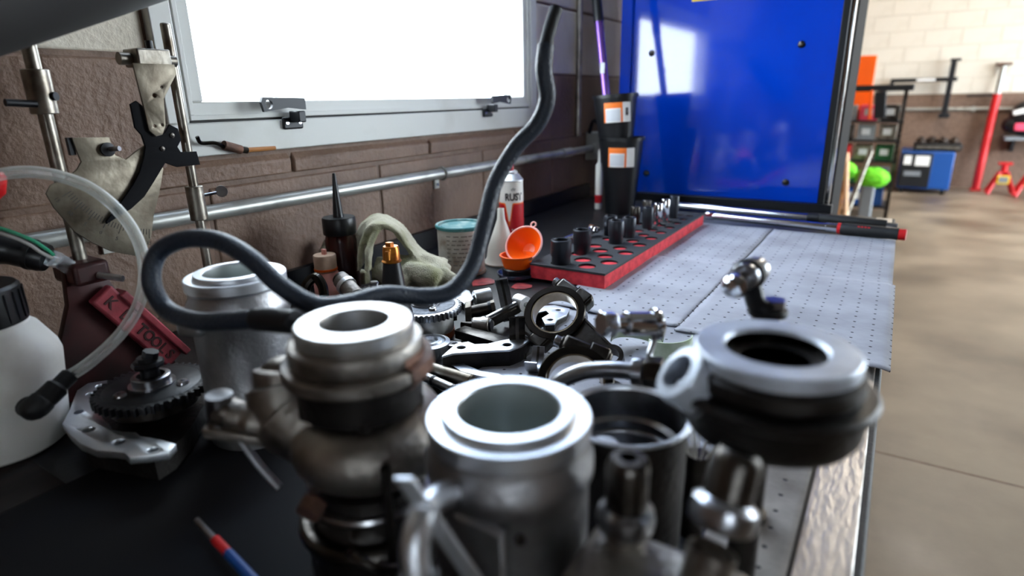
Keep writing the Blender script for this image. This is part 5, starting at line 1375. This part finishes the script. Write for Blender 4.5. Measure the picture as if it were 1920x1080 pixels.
# ------------------------------------------------------------------ black bins with the purple pole
def bin_(label, loc, h, r0, r1, rot, lz, lth):
    t = thing('black_bin', label, 'bin', loc, rot, 'nested black plastic bins')
    MB().lathe([(0, 0.0), (r0, 0.0), (r1, h), (r1 + 0.003, h), (r1 + 0.003, h - 0.010), (r1 + 0.001, h - 0.010)], n=40).build('shell', 'black_plastic', t)
    MB().lathe([(r1 - 0.002, h - 0.0005), (r0 - 0.002, 0.004), (0, 0.004)], n=40).build('inside', 'black_plastic', t)
    rr = r0 + (r1 - r0) * lz / h + 0.0045
    lb = patch(([(lth - 0.62, lz - 0.030), (lth + 0.62, lz - 0.030)], [(lth - 0.62, lz + 0.026), (lth + 0.62, lz + 0.026)]), rr, 14).build('paper_label', 'paper_white', t)
    patch(([(lth - 0.62, lz + 0.010), (lth + 0.22, lz + 0.010)], [(lth - 0.62, lz + 0.026), (lth + 0.22, lz + 0.026)]), rr + 0.0005, 10).build('orange_band', 'label_orange', lb)
    patch(([(lth - 0.62, lz - 0.030), (lth - 0.55, lz - 0.030)], [(lth - 0.62, lz + 0.012), (lth - 0.55, lz + 0.012)]), rr + 0.0005, 4).build('orange_band', 'label_orange', lb)
    patch(([(lth + 0.14, lz - 0.030), (lth + 0.22, lz - 0.030)], [(lth + 0.14, lz + 0.012), (lth + 0.22, lz + 0.012)]), rr + 0.0005, 4).build('orange_band', 'label_orange', lb)
    patch(([(lth - 0.53, lz - 0.027), (lth + 0.12, lz - 0.027)], [(lth - 0.53, lz + 0.007), (lth + 0.12, lz + 0.007)]), rr + 0.0005, 8).build('grey_panel', 'paper_grey', lb)
    return t, lb, rr
tb_ = math.atan2(-1.75, 0.72)
b1, l1, r1_ = bin_('lower black plastic bin with orange and white label', (-0.712, 1.765, 0.9005), 0.232, 0.044, 0.066, (0, 0, 0), 0.178, tb_)
b2, l2, r2_ = bin_('upper black plastic bin nested in the lower one, holding the purple pole', (-0.724, 1.772, 0.9660), 0.290, 0.036, 0.066, (0.0, -0.06, 0), 0.240, tb_ + 0.1)
for k in range(9):
    a = tb_ + 0.1 + 0.36 + 0.016 * k
    patch(([(a, 0.228), (a + (0.010 if k % 3 else 0.006), 0.228)], [(a, 0.250), (a + (0.010 if k % 3 else 0.006), 0.250)]), r2_ + 0.0006, 1).build('barcode_bar', 'ink', l2)
ph = thing('broom_pole', 'shiny purple broom pole standing in the upper black bin', 'pole', (-0.735, 1.765, 1.02))
A = Vector((-0.735, 1.765, 1.02)); B = Vector((-0.835, 1.80, 1.62))
MB().cyl(P_(0), P_(.76), 0.0125, n=20).build('tube', 'purple_pole', ph, world=True)
MB().cyl(P_(.74), P_(1.0), 0.0150, n=20).build('sleeve', 'black_plastic', ph, world=True)
MB().box(tuple(P_(.52) + Vector((-0.004, -0.0145, -0.015))), tuple(P_(.52) + Vector((0.010, -0.0118, 0.015)))).build('sticker', 'paper_grey', ph, world=True)
cg = thing('caulk_tube', 'slim white tube with red band behind the black bins', 'tube', (-0.800, 1.80, 0.9005))
MB().lathe([(0, 0), (0.011, 0), (0.0115, 0.003), (0.0115, 0.14), (0.005, 0.15), (0.003, 0.19), (0, 0.19)], n=20).build('barrel', 'spray_white', cg)
MB().lathe([(0.0116, 0.02), (0.0120, 0.021), (0.0120, 0.045), (0.0116, 0.046)], n=20).build('red_band', 'spray_red', cg)
"""cable from the junction box"""
cb = MB().tube([(-0.93, 2.00, 1.13), (-0.90, 1.97, 1.17), (-0.86, 1.93, 1.15), (-0.83, 1.90, 1.05), (-0.80, 1.86, 0.96), (-0.785, 1.84, 0.905)], 0.006, n=10)
tag(cb.build('black_cable', 'black_rubber'), 'black cable looping down from the conduit box behind the bins', 'cable')

# ------------------------------------------------------------------ far end of the workshop
wd = thing('welder', 'blue box welder with black front panel against the far wall', 'welder', (0.33, 9.45, 0.0))
MB().box((0.06, 9.2, 0.06), (0.62, 9.85, 0.52)).build('case', 'welder_blue', wd, world=True, bevel=0.015)
MB().box((0.07, 9.185, 0.08), (0.40, 9.205, 0.50)).build('front_panel', 'black_plastic', wd, world=True, bevel=0.005)
for (x0, x1, z0, z1, m) in ((0.10, 0.18, 0.36, 0.47, 'paper_white'), (0.22, 0.37, 0.35, 0.47, 'paper_white'), (0.12, 0.30, 0.22, 0.28, 'grey_plastic')):
    MB().box((x0, 9.178, z0), (x1, 9.186, z1)).build('panel_label', m, wd, world=True)
for x in (0.12, 0.56):
    for y in (9.27, 9.78):
        MB().cyl((x - 0.02, y, 0.05), (x + 0.02, y, 0.05), 0.05, n=18).build('wheel', 'black_rubber', wd, world=True)
tr = thing('parts_tray', 'black tray of rusty parts on top of the blue welder', 'tray', (0.40, 9.5, 0.52))
MB().box((0.18, 9.3, 0.535), (0.68, 9.75, 0.61)).build('tray', 'black_metal', tr, world=True, bevel=0.01)
MB().box((0.20, 9.29, 0.55), (0.66, 9.30, 0.585)).build('front_strip', 'steel_worn', tr, world=True)
MB().box((0.20, 9.34, 0.521), (0.66, 9.70, 0.536)).build('skid', 'black_metal', tr, world=True)
for k, (x, y, r) in enumerate(((0.25, 9.5, 0.05), (0.365, 9.55, 0.055), (0.485, 9.5, 0.055), (0.60, 9.52, 0.05))):
    t = MB().lathe([(0, 0), (r, 0), (r * 1.1, 0.02), (r * 1.0, 0.05), (r * .55, 0.06), (r * .5, 0.075), (0, 0.08)], (x, y, 0.611), n=9)
    tag(t.build('rusty_part', 'rusty_dark'), ('rusty part in the far tray, ' + ('leftmost', 'second from left', 'third from left', 'rightmost')[k]), 'engine part', 'rusty parts in the far tray')
# black T-bar hanging on the far wall
tbv = thing('wall_lifting_bar', 'black T-shaped lifting bar hung on the far cream wall', 'lifting bar', (0.4, 9.95, 1.38))
MB().box((-0.20, 9.90, 1.355), (0.53, 9.96, 1.405)).build('crossbar', 'black_metal', tbv, world=True, bevel=0.005)
MB().box((0.09, 9.895, 1.365), (0.30, 9.90, 1.395)).build('label_strip', 'paper_white', tbv, world=True)
MB().box((0.43, 9.88, 0.95), (0.49, 9.94, 1.62)).build('upright', 'black_metal', tbv, world=True, bevel=0.005)
MB().box((0.40, 9.87, 0.90), (0.52, 9.95, 0.96)).build('foot', 'black_metal', tbv, world=True, bevel=0.005)
MB().box((0.42, 9.87, 1.60), (0.53, 9.95, 1.63)).build('hook', 'black_metal', tbv, world=True)
MB().box((-0.20, 9.92, 1.25), (-0.16, 10.04, 1.36)).build('wall_bracket', 'black_metal', tbv, world=True)
# red pole
rp_ = thing('red_prop', 'red floor prop with grey top leaning on the far wall', 'prop', (0.96, 9.85, 0))
A = Vector((0.94, 9.80, 0.0)); B = Vector((0.98, 9.98, 1.56))
MB().cyl(P_(0.01), P_(.76), 0.045, n=16).build('lower_tube', 'red_paint', rp_, world=True)
MB().cyl(P_(.74), P_(.98), 0.030, n=16).build('upper_tube', 'alu_pipe', rp_, world=True)
MB().box((0.90, 9.93, 1.53), (1.06, 10.02, 1.56)).build('head_plate', 'rust', rp_, world=True)
MB().box((0.66, 9.93, 1.16), (0.98, 9.955, 1.185)).build('pin_bar', 'black_metal', rp_, world=True)
MB().box((0.88, 9.75, 0.0), (1.0, 9.85, 0.02)).build('foot_plate', 'red_paint', rp_, world=True)
# jack stands
for i, (x, y, lb) in enumerate(((1.16, 9.55, 'red jack stand nearest the far red prop'), (1.42, 9.45, 'red jack stand by the right edge of the photo'))):
    t = thing('jack_stand', lb, 'jack stand', (x, y, 0), group='red jack stands')
    for sx, sy in ((-1, -1), (1, -1), (-1, 1), (1, 1)):
        MB().cyl((sx * 0.13, sy * 0.13, 0.01), (sx * 0.035, sy * 0.035, 0.27), 0.022, n=8).build('leg', 'red_paint', t)
    MB().cyl((0, 0, 0.22), (0, 0, 0.36), 0.035, n=14).build('column', 'red_paint', t)
    MB().box((-0.07, -0.04, 0.36), (0.07, 0.04, 0.39)).build('saddle', 'red_paint', t, bevel=0.006)
    MB().box((-0.06, -0.115, 0.14), (0.06, -0.105, 0.24)).build('badge', 'yellow', t)
    MB().box((-0.045, -0.122, 0.155), (0.045, -0.114, 0.225)).build('badge_centre', 'grey_plastic', t)
# shelf with black bags at the right edge
rs = thing('wall_rack', 'low wall shelf at the right edge of the photo', 'shelf', (1.45, 9.9, 0.66))
MB().box((1.12, 9.72, 0.64), (2.2, 10.03, 0.68)).build('board', 'grey_plastic', rs, world=True)
for x in (1.2, 2.1):
    MB().box((x, 9.75, 0.50), (x + 0.03, 10.03, 0.64)).build('bracket', 'black_metal', rs, world=True)
bg = MB()
bg.sphere((1.32, 9.88, 0.90), 0.2, sc3=(1.0, 0.6, 1.1)); bg.sphere((1.45, 9.88, 1.05), 0.13, sc3=(1.2, 0.7, 0.7)); bg.sphere((1.2, 9.88, 0.82), 0.13, sc3=(1.0, 0.7, 0.8))
bag = thing('tool_bag', 'bulky black tool bag with pink and white patches on the far shelf', 'bag', (1.32, 9.88, 0.68))
o = bg.build('bag', 'black_plastic', bag, world=True)
MB().obox((1.20, 9.735, 0.98), (1, 0, 0.3), (0, 1, 0), (-0.3, 0, 1), 0.12, 0.03, 0.06).build('white_patch', 'paper_white', bag, world=True, bevel=0.01)
MB().obox((1.25, 9.735, 0.80), (1, 0, 0), (0, 1, 0), (0, 0, 1), 0.13, 0.03, 0.09).build('pink_patch', 'pink_hot', bag, world=True, bevel=0.02)
# conduit on the far wall
fc = thing('far_conduit', 'thin horizontal conduit across the far brown wall', 'conduit', (0.5, 10.02, 1.01))
MB().cyl((-0.7, 10.02, 1.01), (3.5, 10.02, 1.01), 0.022, n=14).build('pipe', 'alu_pipe', fc, world=True)
for x in (-0.2, 0.75, 1.7):
    MB().box((x, 9.99, 0.98), (x + 0.03, 10.04, 1.04)).build('strap', 'alu_pipe', fc, world=True)

# tool rack behind the blue cabinet
YR = 7.2
rk = thing('tool_rack', 'dark steel tool rack with hook arm behind the blue cabinet', 'rack', (-0.25, YR + 0.2, 0))
for (x, y) in ((-0.58, YR), (0.00, YR), (-0.58, YR + 0.45), (0.00, YR + 0.45)):
    MB().box((x - 0.018, y - 0.018, 0.0), (x + 0.018, y + 0.018, 1.26)).build('upright', 'steel_dark', rk, world=True)
MB().box((-0.64, YR - 0.03, 1.25), (0.06, YR + 0.03, 1.31)).build('top_arm', 'black_metal', rk, world=True, bevel=0.01)
for z in (0.10, 0.33, 0.56, 0.76, 0.95):
    MB().box((-0.60, YR - 0.02, z), (0.02, YR + 0.47, z + 0.02)).build('shelf_board', 'black_metal', rk, world=True)
cols = ['grey_plastic', 'steel_dark', 'dark_green', 'red_paint', 'pink_hot', 'grey_plastic', 'welder_blue', 'steel_worn']
names = {'grey_plastic': 'grey', 'steel_dark': 'dark steel', 'dark_green': 'dark green', 'red_paint': 'red', 'pink_hot': 'pink', 'welder_blue': 'blue', 'steel_worn': 'worn steel'}
rown = ['lowest shelf', 'second shelf up', 'middle shelf', 'fourth shelf up', 'top shelf']
plan = {0: ['welder_blue'], 1: ['dark_green', 'grey_plastic'], 2: ['red_paint', 'steel_worn', 'dark_green'], 3: ['steel_dark', 'grey_plastic', 'steel_worn'], 4: ['grey_plastic', 'pink_hot', 'steel_dark']}
for j, z in enumerate((0.12, 0.35, 0.58, 0.78, 0.97)):
    n = len(plan[j]); wdt = 0.56 / n
    for i, m in enumerate(plan[j]):
        x0 = -0.57 + i * wdt
        t = thing('parts_box', names[m] + ' parts box on the ' + rown[j] + ' of the far rack', 'box', (x0 + wdt / 2, YR + 0.13, z + 0.0005), group='boxes on the far rack')
        h = 0.15 if j else 0.17
        mb = MB().box((-wdt * .42, -0.11, 0), (wdt * .42, 0.11, h)); mb.build('box', m, t, bevel=0.006)
        MB().box((-wdt * .2, -0.116, h * .35), (wdt * .2, -0.109, h * .75)).build('card', 'paper_grey', t)
ho = thing('angle_grinder', 'dark tool with orange edge hanging from the far rack arm', 'tool', (-0.20, YR - 0.05, 0.98))
MB().obox((-0.20, YR - 0.06, 1.12), (1, 0, 0.1), (0, 1, 0), (-0.1, 0, 1), 0.10, 0.04, 0.26).build('blade', 'black_metal', ho, world=True, bevel=0.01)
MB().obox((-0.28, YR - 0.06, 1.12), (1, 0, 0.05), (0, 1, 0), (-0.05, 0, 1), 0.03, 0.03, 0.28).build('handle', 'orange_plastic', ho, world=True, bevel=0.01)
op = thing('orange_board', 'bright orange plastic board standing upright behind the rack arm', 'board', (-0.40, YR + 0.30, 0.97))
MB().obox((-0.40, YR + 0.30, 1.33), (1, 0, 0.0), (0, 1, 0), (0.0, 0, 1), 0.20, 0.02, 0.54).build('board', 'orange_plastic', op, world=True, bevel=0.01)
MB().box((-0.46, YR + 0.26, 0.9705), (-0.34, YR + 0.34, 1.08)).build('stand', 'orange_plastic', op, world=True)
mp_ = thing('green_mop', 'bright green mop head on a grey stand beside the far rack', 'mop', (-0.18, 6.75, 0))
gm = MB().sphere((-0.16, 6.75, 0.46), 0.15, n=28, m=16, sc3=(1.0, 0.8, 0.62))
random.seed(3)
gm.v = [tuple(Vector(v) + (Vector(v) - Vector((-0.16, 6.75, 0.46))).normalized() * random.uniform(-0.008, 0.010)) for v in gm.v]
gm.build('mop_head', 'green_mop', mp_, world=True)
MB().box((-0.24, 6.68, 0.0), (-0.12, 6.82, 0.40)).build('stand', 'grey_plastic', mp_, world=True, bevel=0.02)
mp2 = thing('green_mop', 'second green mop head half hidden behind the blue cabinet', 'mop', (-0.42, 6.9, 0))
MB().sphere((-0.42, 6.9, 0.50), 0.12, n=24, m=14, sc3=(1.0, 0.8, 0.8)).build('mop_head', 'green_mop', mp2, world=True)
MB().cyl((-0.42, 6.9, 0.0), (-0.40, 6.9, 0.42), 0.02, n=12).build('stick', 'wood_handle', mp2, world=True)
for k, (x, dx, m, lb) in enumerate(((-0.34, 0.14, 'steel_worn', 'grey broom handle leaning beside the cabinet'), (-0.28, -0.10, 'wood_pale', 'pale wooden handle leaning beside the green mop'))):
    t = thing('leaning_handle', lb, 'handle', (x, 6.4 - 0.33 * k, 0), group='handles leaning by the cabinet')
    MB().cyl((0, 0, 0.0), (dx, 0.25, 0.72), 0.022, n=12).build('stick', m, t)
    MB().cyl((0, 0, 0.0), (dx * .1, 0.025, 0.08), 0.032, n=12).build('ferrule', 'steel', t)
